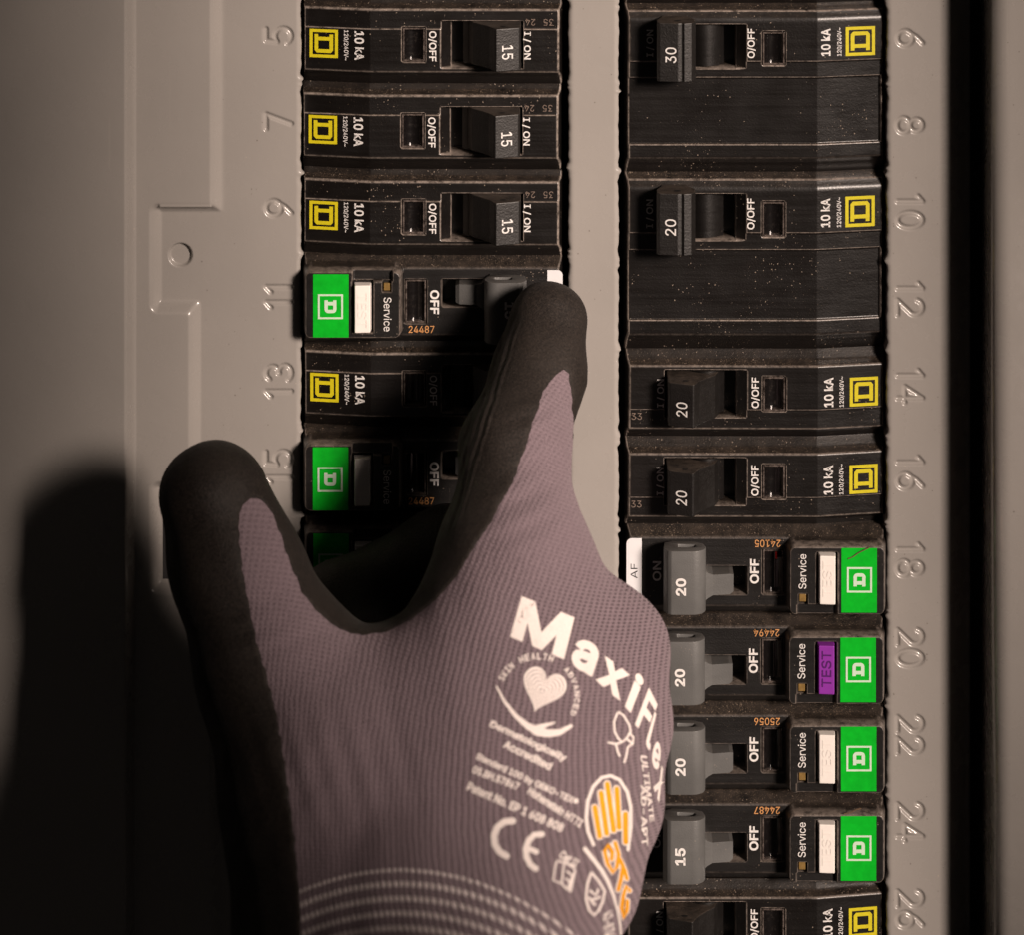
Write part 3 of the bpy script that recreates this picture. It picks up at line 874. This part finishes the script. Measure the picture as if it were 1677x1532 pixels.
def sdf(P_):
    d = np.full(len(P_), 1e6, dtype=np.float64)
    for a, b, k in cones:
        pa = P_ - np.array(a[:3]); ba = np.array(b[:3]) - np.array(a[:3])
        t = np.clip(pa @ ba / (ba @ ba), 0, 1)
        q = pa - t[:, None] * ba
        dd = np.sqrt((q * q).sum(1)) - (a[3] + (b[3] - a[3]) * t)
        d = smin(d, dd, float(k))
    x, y, z = P_[:, 0], P_[:, 1], P_[:, 2]
    # the glove is not drum-tight: shallow lumps, and folds where thumb and wrist bend
    d = d + 1.0 * np.sin(x / 31 + y / 41 + 1.0) * np.sin(y / 29 - z / 47) + 0.5 * np.sin(x / 15 - y / 17 + z / 29)
    f1 = np.exp(-((x - 520) / 110) ** 2 - ((y - 1060) / 120) ** 2)
    d = d + 0.5 * f1 * np.sin((0.8 * x + 0.6 * y) / 7.5)
    f2 = np.exp(-((x - 850) / 60) ** 2 - ((y - 690) / 45) ** 2)
    d = d + 2.0 * f2 * np.sin((0.25 * x + 0.97 * y) / 5.5)
    f4 = np.exp(-((x - 420) / 75) ** 2 - ((y - 860) / 34) ** 2)
    d = d + 1.8 * f4 * np.sin((0.3 * x + 0.95 * y) / 5.0)
    f5 = np.exp(-((x - 560) / 120) ** 2 - ((y - 1010) / 60) ** 2)
    d = d + 1.6 * f5 * np.sin((0.9 * x - 0.4 * y) / 6.5)
    f3 = np.exp(-((x - 885) / 60) ** 2 - ((y - 575) / 26) ** 2)
    d = d + 1.5 * f3 * np.sin((0.2 * x + 0.97 * y) / 4.0)
    return d

def surface(vox):
    lo = np.array([190., 380., -10.]); hi = np.array([1130., 1730., 1330.])
    n = np.ceil((hi - lo) / vox).astype(int) + 1
    # coarse pass picks blocks near the surface
    gx, gy, gz = [lo[i] + vox * np.arange(n[i]) for i in range(3)]
    F = np.full(n, 50.0)
    B = 8
    cgx = np.arange(0, n[0], B); cgy = np.arange(0, n[1], B); cgz = np.arange(0, n[2], B)
    cc = np.stack(np.meshgrid(lo[0] + (cgx + B / 2) * vox, lo[1] + (cgy + B / 2) * vox, lo[2] + (cgz + B / 2) * vox, indexing='ij'), -1).reshape(-1, 3)
    cd = sdf(cc).reshape(len(cgx), len(cgy), len(cgz))
    rad = B * vox * 0.87 + 2 * vox + 12
    for a, i in enumerate(cgx):
        for b, j in enumerate(cgy):
            for c, k in enumerate(cgz):
                i1, j1, k1 = min(i + B, n[0]), min(j + B, n[1]), min(k + B, n[2])
                if cd[a, b, c] > rad: continue
                if cd[a, b, c] < -rad: F[i:i1, j:j1, k:k1] = -50; continue
                p = np.stack(np.meshgrid(gx[i:i1], gy[j:j1], gz[k:k1], indexing='ij'), -1)
                F[i:i1, j:j1, k:k1] = sdf(p.reshape(-1, 3)).reshape(p.shape[:3])
    neg = F < 0
    cs = neg[:-1, :-1, :-1].astype(int)
    tot = np.zeros_like(cs)
    for dx in (0, 1):
        for dy in (0, 1):
            for dz in (0, 1):
                tot += neg[dx:n[0] - 1 + dx, dy:n[1] - 1 + dy, dz:n[2] - 1 + dz]
    act = (tot > 0) & (tot < 8)
    idx = -np.ones(act.shape, int); ii = np.argwhere(act); idx[act] = np.arange(len(ii))
    acc = np.zeros((len(ii), 3)); cnt = np.zeros(len(ii))
    cor = [(0,0,0),(1,0,0),(0,1,0),(1,1,0),(0,0,1),(1,0,1),(0,1,1),(1,1,1)]
    for a in range(8):
        for b in range(a + 1, 8):
            ca, cb = np.array(cor[a]), np.array(cor[b])
            if np.abs(ca - cb).sum() != 1: continue
            fa = F[tuple((ii + ca).T)]; fb = F[tuple((ii + cb).T)]
            m = (fa < 0) != (fb < 0)
            t = np.where(m, fa / np.where(m, fa - fb, 1), 0)
            acc += np.where(m[:, None], ca + t[:, None] * (cb - ca), 0); cnt += m
    verts = lo + (ii + acc / cnt[:, None]) * vox
    faces = []
    for ax in range(3):
        o1, o2 = [(1, 2), (2, 0), (0, 1)][ax]
        sl0 = [slice(1, -1)] * 3; 
        a = neg.copy(); b = np.roll(neg, -1, axis=ax)
        m = a != b
        pos = np.argwhere(m)
        ok = np.all(pos >= 1, 1) & np.all(pos < np.array(n) - 1, 1)
        pos = pos[ok]
        e1 = np.zeros(3, int); e1[o1] = 1; e2 = np.zeros(3, int); e2[o2] = 1
        q = np.stack([idx[tuple(p.T)] for p in (pos - e1 - e2, pos - e2, pos, pos - e1)], 1)
        flip = neg[tuple(pos.T)]
        q = np.where(flip[:, None], q, q[:, ::-1])
        faces.append(q)
    faces = np.vstack(faces)
    faces = faces[(faces >= 0).all(1)]
    def grad(p, e=0.6):
        g = np.stack([sdf(p + np.eye(3)[i] * e) - sdf(p - np.eye(3)[i] * e) for i in range(3)], 1)
        return g / (np.linalg.norm(g, axis=1)[:, None] + 1e-9)
    for _ in range(2):
        verts = verts - grad(verts) * np.clip(sdf(verts), -vox, vox)[:, None]
    return verts, faces, grad(verts)

hv, hf_, hn = surface(5.0)
# apparent position on the photograph of every vertex
kk = D / (D - hv[:, 2])
ax_, ay_ = CX + (hv[:, 0] - CX) * kk, CY + (hv[:, 1] - CY) * kk
view = np.array([CX, CY, D]) - hv; view /= np.linalg.norm(view, axis=1)[:, None]
facing = (hn * view).sum(1)

KNIT = [(922, 606), (906, 620), (890, 642), (874, 690), (857, 745), (840, 790), (812, 842), (782, 890), (748, 945), (712, 985), (672, 1017), (632, 1036),
        (592, 1043), (552, 1031), (520, 1006), (494, 972), (472, 920), (456, 870), (441, 835), (426, 820), (408, 817), (396, 830), (391, 862), (395, 910),
        (402, 960), (412, 1010), (423, 1060), (438, 1110), (452, 1165), (462, 1220), (472, 1290), (480, 1350), (487, 1420), (492, 1480), (497, 1900),
        (1400, 1900), (1400, 800), (960, 800), (940, 765), (937, 745), (938, 700), (935, 650), (930, 614)]
def poly_sd(x, y, poly):
    d = np.full(x.shape, 1e9); inside = np.zeros(x.shape, bool)
    for (x0, y0), (x1, y1) in zip(poly, poly[1:] + poly[:1]):
        dx, dy = x1 - x0, y1 - y0
        t = np.clip(((x - x0) * dx + (y - y0) * dy) / (dx * dx + dy * dy), 0, 1)
        d = np.minimum(d, np.hypot(x - x0 - t * dx, y - y0 - t * dy))
        c = ((y0 > y) != (y1 > y)) & (x < (x1 - x0) * (y - y0) / (y1 - y0 + 1e-12) + x0)
        inside ^= c
    return np.where(inside, d, -d)
knit_sd = poly_sd(ax_, ay_, KNIT)
knit_sd = knit_sd + 1.0 * np.sin(ax_ / 4.1) * np.sin(ay_ / 3.7) + 0.8 * np.sin(ax_ / 9 + ay_ / 7)
knit_sd = np.minimum(knit_sd, (facing + 0.25) * 150)

# direction of the knit: fit smooth coordinates whose lines follow the ribs seen on the back of the hand
ribs = [(600, 1350, 86), (520, 1200, 82), (760, 1350, 92), (900, 1380, 98), (620, 1120, 86), (460, 950, 76), (700, 1060, 78), (745, 980, 58), (800, 890, 48), (880, 760, 58),
        (915, 660, 66), (860, 960, 62), (950, 1010, 76), (1040, 1100, 104), (1060, 1250, 108), (850, 1120, 80), (700, 1480, 90)]
def basis(x, y):
    X_, Y_ = (x - 750) / 400, (y - 1050) / 400
    t = [X_, Y_, X_ * X_, X_ * Y_, Y_ * Y_, X_ ** 3, X_ * X_ * Y_, X_ * Y_ * Y_, Y_ ** 3]
    return np.stack(t, -1)
def fit(perp):
    rows, rhs = [], []
    for x, y, ang in ribs:
        a = math.radians(ang); t = np.array([math.cos(a), -math.sin(a)])   # along the rib, upwards
        g = np.array([-t[1], t[0]]) if perp else t
        e = 0.5
        bx = (basis(np.array(x + e), np.array(y)) - basis(np.array(x - e), np.array(y))) / (2 * e)
        by = (basis(np.array(x), np.array(y + e)) - basis(np.array(x), np.array(y - e))) / (2 * e)
        rows += [bx, by]; rhs += [g[0], g[1]]
    return np.linalg.lstsq(np.array(rows), np.array(rhs), rcond=None)[0]
cu_, cv_ = fit(True), fit(False)
ku = basis(ax_, ay_) @ cu_ * 1.0; kv = basis(ax_, ay_) @ cv_
cuff_pts = np.array([(490, 1456), (560, 1437), (640, 1426), (700, 1426), (780, 1441), (850, 1470), (900, 1500), (945, 1536)], float)
cp = np.polyfit(cuff_pts[:, 0], cuff_pts[:, 1], 2)
cuff = ay_ - np.polyval(cp, ax_)
# creases along the side of the pressing finger
fa = np.array(IDX[0][:3]); fb = np.array(IDX[2][:3]); fd = (fb - fa) / np.linalg.norm(fb - fa)
side = (ax_ - 882) * 0.957 + (ay_ - 600) * 0.29
crease_w = ss(-95, -72, side) * (1 - ss(-58, -40, side)) * ss(500, 560, ay_) * (1 - ss(820, 900, ay_)) * (facing > 0)

base = np.array([700.0, 1700.0, 0.0])
hand = empty("gloved_hand", W(700, 1700, 0), "right hand in a grey knit work glove with black coated fingers, pressing a breaker handle", "gloved hand")
def add_attr(me, name, arr):
    a = me.attributes.new(name, 'FLOAT', 'POINT'); a.data.foreach_set("value", np.asarray(arr, dtype=np.float32))

def attr(nt, name):
    n = N(nt, 'ShaderNodeAttribute', attribute_name=name); return n.outputs['Fac']
def wave(nt, x, period, phase=0.0):
    return math_n(nt, 'SINE', math_n(nt, 'ADD', math_n(nt, 'MULTIPLY', x, 2 * math.pi / period), phase))

def mat_knit():
    m, nt, b = new_mat("mauve_grey_knit")
    p = worldpos(nt)
    u, v_, cf = attr(nt, "ku"), attr(nt, "kv"), attr(nt, "cuff")
    wob = math_n(nt, 'MULTIPLY', math_n(nt, 'SUBTRACT', noise(nt, p, 180, 2), 0.5), 7.0)
    u = math_n(nt, 'ADD', u, wob)
    rib = math_n(nt, 'MULTIPLY_ADD', wave(nt, u, 9.2), 0.5, 0.5)
    # stitches lean in alternate rows
    st = math_n(nt, 'MULTIPLY_ADD', wave(nt, math_n(nt, 'ADD', v_, math_n(nt, 'MULTIPLY', rib, 2.0)), 6.4), 0.5, 0.5)
    hole = math_n(nt, 'MULTIPLY', math_n(nt, 'SUBTRACT', 1.0, rib), math_n(nt, 'SUBTRACT', 1.0, st))
    opn = attr(nt, "open")
    holes = math_n(nt, 'MULTIPLY', ramp(nt, hole, 0.25, 0.80), opn)
    fz = noise(nt, p, 2400, 4, 0.7)
    c = mix_c(nt, ramp(nt, fz, 0.3, 0.7), (0.158, 0.120, 0.136, 1), (0.285, 0.218, 0.243, 1))
    c = mix_c(nt, math_n(nt, 'MULTIPLY', holes, 0.85), c, (0.030, 0.022, 0.026, 1))
    # pale yarn rows at the cuff
    row = math_n(nt, 'FRACT', math_n(nt, 'DIVIDE', math_n(nt, 'ADD', cf, 4.0), 24.0))
    inrow = math_n(nt, 'MULTIPLY', ramp(nt, row, 0.02, 0.08), math_n(nt, 'SUBTRACT', 1.0, ramp(nt, row, 0.40, 0.48)))
    dots = math_n(nt, 'ADD', ramp(nt, math_n(nt, 'MULTIPLY_ADD', wave(nt, u, 9.2), 0.5, 0.5), 0.12, 0.45), 0.0)
    inrow = math_n(nt, 'MULTIPLY', inrow, ramp(nt, math_n(nt, 'DIVIDE', cf, 100.0), -0.0, 0.01))
    yarn = math_n(nt, 'MULTIPLY', math_n(nt, 'MULTIPLY', inrow, dots), math_n(nt, 'MULTIPLY_ADD', fz, 0.6, 0.65))
    c = mix_c(nt, yarn, c, (0.88, 0.78, 0.76, 1))
    nt.links.new(c, b.inputs['Base Color'])
    b.inputs['Roughness'].default_value = 0.92
    b.inputs['Specular IOR Level'].default_value = 0.12
    b.inputs['Sheen Weight'].default_value = 0.25; b.inputs['Sheen Roughness'].default_value = 0.45
    b.inputs['Sheen Tint'].default_value = (0.75, 0.62, 0.66, 1)
    h = math_n(nt, 'ADD', math_n(nt, 'MULTIPLY', rib, math_n(nt, 'MULTIPLY_ADD', opn, 0.35, 0.24)), math_n(nt, 'ADD', math_n(nt, 'MULTIPLY', st, 0.30), math_n(nt, 'ADD', math_n(nt, 'MULTIPLY', fz, 0.95), math_n(nt, 'MULTIPLY', yarn, 0.5))))
    h = math_n(nt, 'SUBTRACT', h, math_n(nt, 'MULTIPLY', holes, 0.5))
    bump(nt, b, h, 0.8, 0.00055)
    return m
def mat_coat():
    m, nt, b = new_mat("black_foam_coating")
    p = worldpos(nt)
    f1 = noise(nt, p, 1700, 4, 0.75); f2 = noise(nt, p, 60, 4, 0.6)
    c = mix_c(nt, ramp(nt, f1, 0.42, 0.72), (0.0090, 0.0068, 0.0057, 1), (0.042, 0.032, 0.026, 1))
    c = mix_c(nt, math_n(nt, 'MULTIPLY', ramp(nt, f2, 0.45, 0.75), 0.45), c, (0.034, 0.027, 0.022, 1))
    nt.links.new(c, b.inputs['Base Color'])
    rr = N(nt, 'ShaderNodeMapRange'); nt.links.new(noise(nt, p, 45, 5, 0.7), rr.inputs[0]); rr.inputs[1].default_value = 0.35; rr.inputs[2].default_value = 0.7
    rr.inputs[3].default_value = 0.55; rr.inputs[4].default_value = 0.85; nt.links.new(rr.outputs[0], b.inputs['Roughness'])
    b.inputs['Specular IOR Level'].default_value = 0.30
    b.inputs['Sheen Weight'].default_value = 0.02
    cr = math_n(nt, 'MULTIPLY', wave(nt, math_n(nt, 'ADD', attr(nt, "side"), math_n(nt, 'MULTIPLY', noise(nt, p, 140, 2), 9.0)), 11.0), attr(nt, "crease"))
    h = math_n(nt, 'ADD', math_n(nt, 'MULTIPLY', f1, 0.55), math_n(nt, 'ADD', math_n(nt, 'MULTIPLY', noise(nt, p, 420, 4, 0.6), 0.6), math_n(nt, 'MULTIPLY', cr, 0.7)))
    bump(nt, b, h, 0.6, 0.0006)
    return m
M['knit'] = mat_knit(); M['coat'] = mat_coat()
M['glove_white'] = mat_flat("glove_white_print", (0.88, 0.79, 0.75), 0.75, 0.22, 2600, 0.2)
M['glove_orange'] = mat_flat("glove_orange_print", (0.85, 0.36, 0.012), 0.7, 0.15, 2600, 0.2)
M['glove_gap'] = mat_flat("glove_dark_line", (0.13, 0.098, 0.105), 0.85, 0.2, 2600, 0.1)

me = mesh_px("knit_glove", hv - base, hf_, M['knit'], smooth=True)
open_ = 0.22 + 0.78 * ss(700, 960, ax_ + 0.25 * (ay_ - 1000)) * ss(860, 1020, ay_)
add_attr(me, "open", open_); add_attr(me, "ku", ku); add_attr(me, "kv", kv); add_attr(me, "cuff", cuff)
link("knit_glove", me, hand)

# coating: the part of the surface outside the knit field, cut along the boundary and set proud of the knit
def clip_positive(verts, quads, field, extra):
    tri = np.vstack([quads[:, [0, 1, 2]], quads[:, [0, 2, 3]]])
    s = field[tri] > 0; n = s.sum(1)
    keep = [tuple(t) for t in tri[n == 3]]
    vs_ = [verts]; ex = [extra]; newv = []; newe = []; cache = {}; base_n = len(verts)
    def cut(a, b):
        key = (min(a, b), max(a, b))
        if key not in cache:
            t = field[a] / (field[a] - field[b])
            newv.append(verts[a] + t * (verts[b] - verts[a])); newe.append(extra[a] + t * (extra[b] - extra[a]))
            cache[key] = base_n + len(newv) - 1
        return cache[key]
    for t in tri[(n > 0) & (n < 3)]:
        out = []
        for a, b in ((t[0], t[1]), (t[1], t[2]), (t[2], t[0])):
            if field[a] > 0: out.append(a)
            if (field[a] > 0) != (field[b] > 0): out.append(cut(a, b))
        for q in range(1, len(out) - 1): keep.append((out[0], out[q], out[q + 1]))
    V_ = np.vstack([verts, np.array(newv)]); E_ = np.vstack([extra, np.array(newe)])
    F_ = np.array(keep); used = np.unique(F_); remap = -np.ones(len(V_), int); remap[used] = np.arange(len(used))
    return V_[used], remap[F_], E_[used]
cf_ = -knit_sd
ex = np.column_stack([hn, cf_, side, crease_w])
cv2, cfa, ce = clip_positive(hv, hf_, cf_, ex)
off = -0.7 + 2.8 * ss(-0.5, 4.0, ce[:, 3])
nn = ce[:, :3] / np.linalg.norm(ce[:, :3], axis=1)[:, None]
cv2 = cv2 + nn * off[:, None]
me = mesh_px("palm_coating", cv2 - base, cfa, M['coat'], smooth=True)
add_attr(me, "side", ce[:, 4]); add_attr(me, "crease", ce[:, 5])
co_ = link("palm_coating", me, hand); co_["label"] = "black foam coating over fingers and palm side of the glove"

# ---- print on the back of the glove
bvh = BVHTree.FromPolygons([Vector(v) for v in hv], [list(map(int, q)) for q in hf_])
eye = Vector((CX, CY, D))
def cut_grid(v, f, step=7.0):
    bm = bmesh.new()
    bv = [bm.verts.new((x, y, 0)) for x, y in v]
    for q in f:
        try: bm.faces.new([bv[i] for i in q])
        except ValueError: pass
    lo, hi = np.min(v, 0), np.max(v, 0)
    for axis in (0, 1):
        nrm = Vector((1, 0, 0)) if axis == 0 else Vector((0, 1, 0))
        for c in np.arange(lo[axis] + step, hi[axis], step):
            co = nrm * c
            bmesh.ops.bisect_plane(bm, geom=bm.verts[:] + bm.edges[:] + bm.faces[:], plane_co=co, plane_no=nrm)
    bm.verts.index_update()
    vv = np.array([tuple(x.co)[:2] for x in bm.verts]); ff = [[y.index for y in x.verts] for x in bm.faces]
    bm.free(); return vv, ff
def glove_print(name, shapes, mat, lift=1.1):
    V_, F_ = [], []
    for v, f in shapes:
        v, f = cut_grid(np.asarray(v, float), f)
        n0 = len(V_); ok = []
        for x, y in v:
            d = (Vector((x, y, 0)) - eye).normalized()
            hit, nr, _, _ = bvh.ray_cast(eye, d)
            if hit is None or hit.z < 60: ok.append(False); V_.append((x, y, 0)); continue
            if nr.dot(d) > 0: nr = -nr
            p = hit + nr * lift; ok.append(True); V_.append((p.x, p.y, p.z))
        for q in f:
            if all(ok[i] for i in q): F_.append([n0 + i for i in q])
    V_ = np.array(V_)
    # faces should look at the camera
    ff = []
    for q in F_:
        a, b, c = V_[q[0]], V_[q[1]], V_[q[2]]
        nrm = np.cross(b - a, c - a)      # in (x, y down, height) axes
        ff.append(q if nrm[2] < 0 else q[::-1])
    used = sorted({i for q in ff for i in q}); rm = {a: b for b, a in enumerate(used)}
    me = mesh_px(name, V_[used] - base, [[rm[i] for i in q] for q in ff], mat)
    # orientation
    return link(name, me, hand)
def quad_map(shape, tl, tr, br, bl):
    v, f = shape; tl, tr, br, bl = map(np.array, (tl, tr, br, bl))
    x, y = v[:, 0:1], v[:, 1:2]
    return (bl * (1 - x) * (1 - y) + br * x * (1 - y) + tr * x * y + tl * (1 - x) * y), f
def line_text(s, x0, y0, x1, y1, hgt, bold=0.034, lean=0.0):
    """base line from (x0,y0) to (x1,y1), letters of height hgt above it"""
    a = np.array((x0, y0), float); b = np.array((x1, y1), float)
    t = (b - a) / np.linalg.norm(b - a); n = np.array((t[1], -t[0])) + t * lean
    return quad_map(text2d(s, bold), a + n * hgt, b + n * hgt, b, a)

WH, OR = M['glove_white'], M['glove_orange']
def c1(x, y): return (730 + x / 4.413, 950 + y / 4.413)
def c2(x, y): return (730 + x / 4.413, 1200 + y / 4.413)
def C1(*p): return [c1(*q) for q in p]
def C2(*p): return [c2(*q) for q in p]
word = []
for ch, q, bd in (("M", C1((545, 120), (925, 275), (850, 580), (462, 415)), .035), ("a", C1((950, 405), (1120, 495), (1050, 712), (885, 610)), .035),
              ("x", C1((1140, 545), (1330, 690), (1255, 885), (1075, 730)), .035), ("i", C1((1378, 662), (1432, 722), (1335, 972), (1284, 915)), .03),
              ("F", C1((1462, 780), (1525, 905), (1440, 1130), (1360, 1050)), .03), ("l", C1((1503, 955), (1525, 985), (1468, 1240), (1433, 1195)), .02),
              ("e", C2((1512, 45), (1556, 110), (1532, 300), (1472, 215)), .03), ("x", C2((1552, 230), (1590, 340), (1535, 515), (1492, 400)), .03)):
    word.append(quad_map(text2d(ch, bd), *q))
glove_print("brand_lettering", word, WH)
# skin-health emblem: ring of words, heart, swoosh
ring_words = []
def arc_text(s, cx, cy, rx, ry, a0, a1, hgt):
    out = []; n = len(s)
    for i, ch in enumerate(s):
        if ch == ' ': continue
        A0 = a0 + (a1 - a0) * (i + 0.12) / n; A1 = a0 + (a1 - a0) * (i + 0.88) / n
        p = lambda a, k: (cx + (rx + k) * math.cos(math.radians(a)), cy - (ry + k) * math.sin(math.radians(a)))
        out.append(quad_map(text2d(ch, .02), p(A0, hgt), p(A1, hgt), p(A1, 0), p(A0, 0)))
    return out
ex0, ey0 = c1(660, 845)
ring_words += arc_text("SKIN", ex0, ey0, 60, 60, 157, 127, 11) + arc_text("HEALTH", ex0, ey0, 60, 60, 118, 66, 11) + arc_text("ADVANCED", ex0, ey0, 60, 60, 47, -30, 9)
glove_print("emblem_ring_words", ring_words, WH)
sw = ribbon([c1(*q) for q in ((365, 775), (420, 880), (500, 985), (580, 1055), (660, 1100), (740, 1115), (820, 1105), (900, 1060))], [3, 5, 7, 10, 15, 13, 10, 6])
sw2 = ribbon([c1(*q) for q in ((640, 1075), (700, 1060), (785, 1035))], [8, 8, 2])
glove_print("emblem_swoosh", [sw, sw2], WH)
def heart(k):
    pts = []
    for t in np.linspace(0, 2 * math.pi, 40, endpoint=False):
        x = 16 * math.sin(t) ** 3; y = 13 * math.cos(t) - 5 * math.cos(2 * t) - 2 * math.cos(3 * t) - math.cos(4 * t)
        x, y = x / 16, (y + 2.5) / 16
        a = math.radians(20)
        xx, yy = x * 36 * k, -y * 40 * k
        pts.append((xx * math.cos(a) - yy * math.sin(a), xx * math.sin(a) + yy * math.cos(a)))
    cx, cy = c1(690, 812)
    return [(cx + x, cy + y) for x, y in pts]
hs = []
ks = [1.0, .885, .855, .74, .71, .595, .565, .45, .42, .30, .27, .14]
for a, b in zip(ks[0::2], ks[1::2]): hs.append(tess([heart(a), heart(b)]))
hs.append(tess([heart(.10)]))
glove_print("fingerprint_heart", hs, WH)
glove_print("care_text", [
    line_text("Dermatologically", *c1(303, 1075), *c1(850, 1330), 15), line_text("Accredited", *c2(405, 110), *c2(745, 280), 14),
    line_text("Standard 100 by OEKO-TEX\u00ae", *c2(205, 205), *c2(935, 545), 14), line_text("05.BH.57867", *c2(183, 295), *c2(515, 425), 13),
    line_text("Hohenstein HTTI", *c2(580, 445), *c2(962, 695), 14), line_text("Patent No. EP 1 608 808", *c2(143, 420), *c2(830, 728), 15)], WH)
ce1 = ribbon([c2(*q) for q in ((480, 645), (420, 650), (370, 690), (345, 750), (350, 815), (385, 870), (435, 900))], 11)
ce2 = ribbon([c2(*q) for q in ((690, 740), (635, 745), (595, 785), (573, 845), (578, 905), (605, 960), (645, 990))], 10)
ce3 = ribbon([c2(*q) for q in ((580, 840), (620, 855), (650, 868))], 9)
glove_print("conformity_mark", [ce1, ce2, ce3], WH)
glove_print("category_text", [line_text("Cat II", *c2(808, 905), *c2(930, 985), 14)], WH)
glove_print("booklet_symbol", [ribbon([c2(*q) for q in l], 3.2) for l in (
    ((795, 930), (770, 1075), (830, 1095), (860, 1130), (895, 1160), (930, 1000), (885, 960), (850, 945), (797, 932)), ((850, 948), (832, 1090)), ((870, 1010), (905, 1035)), ((862, 1060), (895, 1085)))], WH)
glove_print("shield_symbol", [ribbon([c2(*q) for q in l], 4) for l in (
    ((1045, 1015), (1015, 1110), (1008, 1210), (1030, 1290), (1065, 1325), (1100, 1290), (1130, 1220), (1142, 1150), (1100, 1080), (1050, 1018)),
    ((1030, 1200), (1070, 1250)), ((1040, 1150), (1080, 1180), (1095, 1140)), ((1060, 1210), (1105, 1195)))], WH)
glove_print("hand_ring", [ribbon([c2(*q) for q in ((1062, 815), (1022, 720), (1010, 620), (1020, 500), (1060, 395), (1120, 330), (1185, 315), (1250, 345), (1305, 430), (1330, 540), (1332, 680), (1310, 850))], 5.5)], WH)
bars = [((1070, 545), (1105, 755)), ((1115, 440), (1155, 735)), ((1160, 375), (1205, 710)), ((1228, 410), (1245, 690)), ((1290, 592), (1292, 795))]
def bar(a, b, w):
    A_, B_ = np.array(c2(*a)), np.array(c2(*b))
    return ribbon([A_ + (B_ - A_) * t for t in np.linspace(0, 1, 6)], w)
glove_print("hand_symbol_outline", [bar(a, b, 12.5) for a, b in bars], WH, 1.1)
glove_print("hand_symbol", [bar(a, b, 8.0) for a, b in bars], OR, 1.7)
atg = [((1215, 800), (1240, 880), (1230, 970), (1200, 1015), (1160, 950), (1140, 860), (1165, 815), (1195, 870), (1190, 920)),
       ((1250, 920), (1285, 1000), (1300, 1060)), ((1272, 970), (1258, 1060), (1238, 1140)),
       ((1320, 1145), (1298, 1110), (1275, 1180), (1262, 1270), (1280, 1345), (1300, 1290), (1305, 1220))]
glove_print("maker_letters_outline", [ribbon([c2(*q) for q in l], 10) for l in atg], WH, 1.1)
glove_print("maker_letters", [ribbon([c2(*q) for q in l], 6) for l in atg], OR, 1.7)
glove_print("food_symbol", [ribbon([c1(*q) for q in l], 3.4) for l in (
    ((1240, 955), (1210, 1030), (1215, 1100), (1240, 1150), (1270, 1175), (1300, 1150), (1330, 1100), (1320, 1050), (1280, 985), (1240, 955)),
    ((1270, 1175), (1225, 1190), (1170, 1180)), ((1225, 1190), (1235, 1240), (1250, 1275)), ((1320, 1110), (1350, 1140), (1345, 1190), (1310, 1210), (1300, 1270), (1285, 1320)), ((1300, 1150), (1345, 1190)))], WH)
glove_print("slogan_line", [ribbon([c2(*q) for q in ((1000, 845), (1060, 920), (1120, 1000), (1165, 1080), (1205, 1180), (1235, 1290), (1255, 1400), (1258, 1460))], [7, 7, 6.5, 6, 5, 4, 4, 3.5])], WH)
glove_print("range_lettering", [quad_map(text2d("ULTIMATE", .02), c2(1448, 175), c2(1500, 640), c2(1470, 650), c2(1398, 165))], WH)
glove_print("range_lettering", [quad_map(text2d("AD-APT", .02), c2(1440, 380), c2(1455, 820), c2(1410, 830), c2(1402, 380))], WH)
glove_print("article_number", [quad_map(text2d("42-874", .02), c2(1195, 1270), c2(1220, 1470), c2(1135, 1480), c2(1130, 1320))], WH)

# a few loose fibres caught on the labels
def fibre(name, pts, parent=None, label=None):
    P_ = [Vector(p) for p in pts]; vs_, fs_ = [], []; n = 5
    for i, p in enumerate(P_):
        t = (P_[min(i + 1, len(P_) - 1)] - P_[max(i - 1, 0)]).normalized()
        a = t.cross(Vector((0, 0, 1))).normalized(); b = t.cross(a)
        for k in range(n):
            q = p + (a * math.cos(2 * math.pi * k / n) + b * math.sin(2 * math.pi * k / n)) * 0.9
            vs_.append((q.x - P_[0].x, q.y - P_[0].y, q.z - P_[0].z))
    for i in range(len(P_) - 1):
        for k in range(n): fs_.append([i * n + k, i * n + (k + 1) % n, (i + 1) * n + (k + 1) % n, (i + 1) * n + k])
    o = link(name, mesh_px(name, vs_, fs_, M['fibre'], recalc=True)); o.location = W(*P_[0])
    o["label"] = label; o["category"] = "fibre"
    return o
def onl(px, py, h): x, y = real(px, py, h); return (x, y, h)
fibre("fibre", [onl(1388, 916, BH + 1.2), onl(1396, 913, BH + 2), onl(1404, 907, BH + 2), onl(1414, 902, BH + 3), onl(1424, 897, BH + 1.5)], label="brown fibre caught on the green label beside stamped number eighteen")
fibre("fibre", [onl(1382, 1334, BH + 1.2), onl(1392, 1332, BH + 2), onl(1402, 1327, BH + 2), onl(1410, 1325, BH + 1)], label="brown fibre caught on the green label beside stamped number twenty-four")
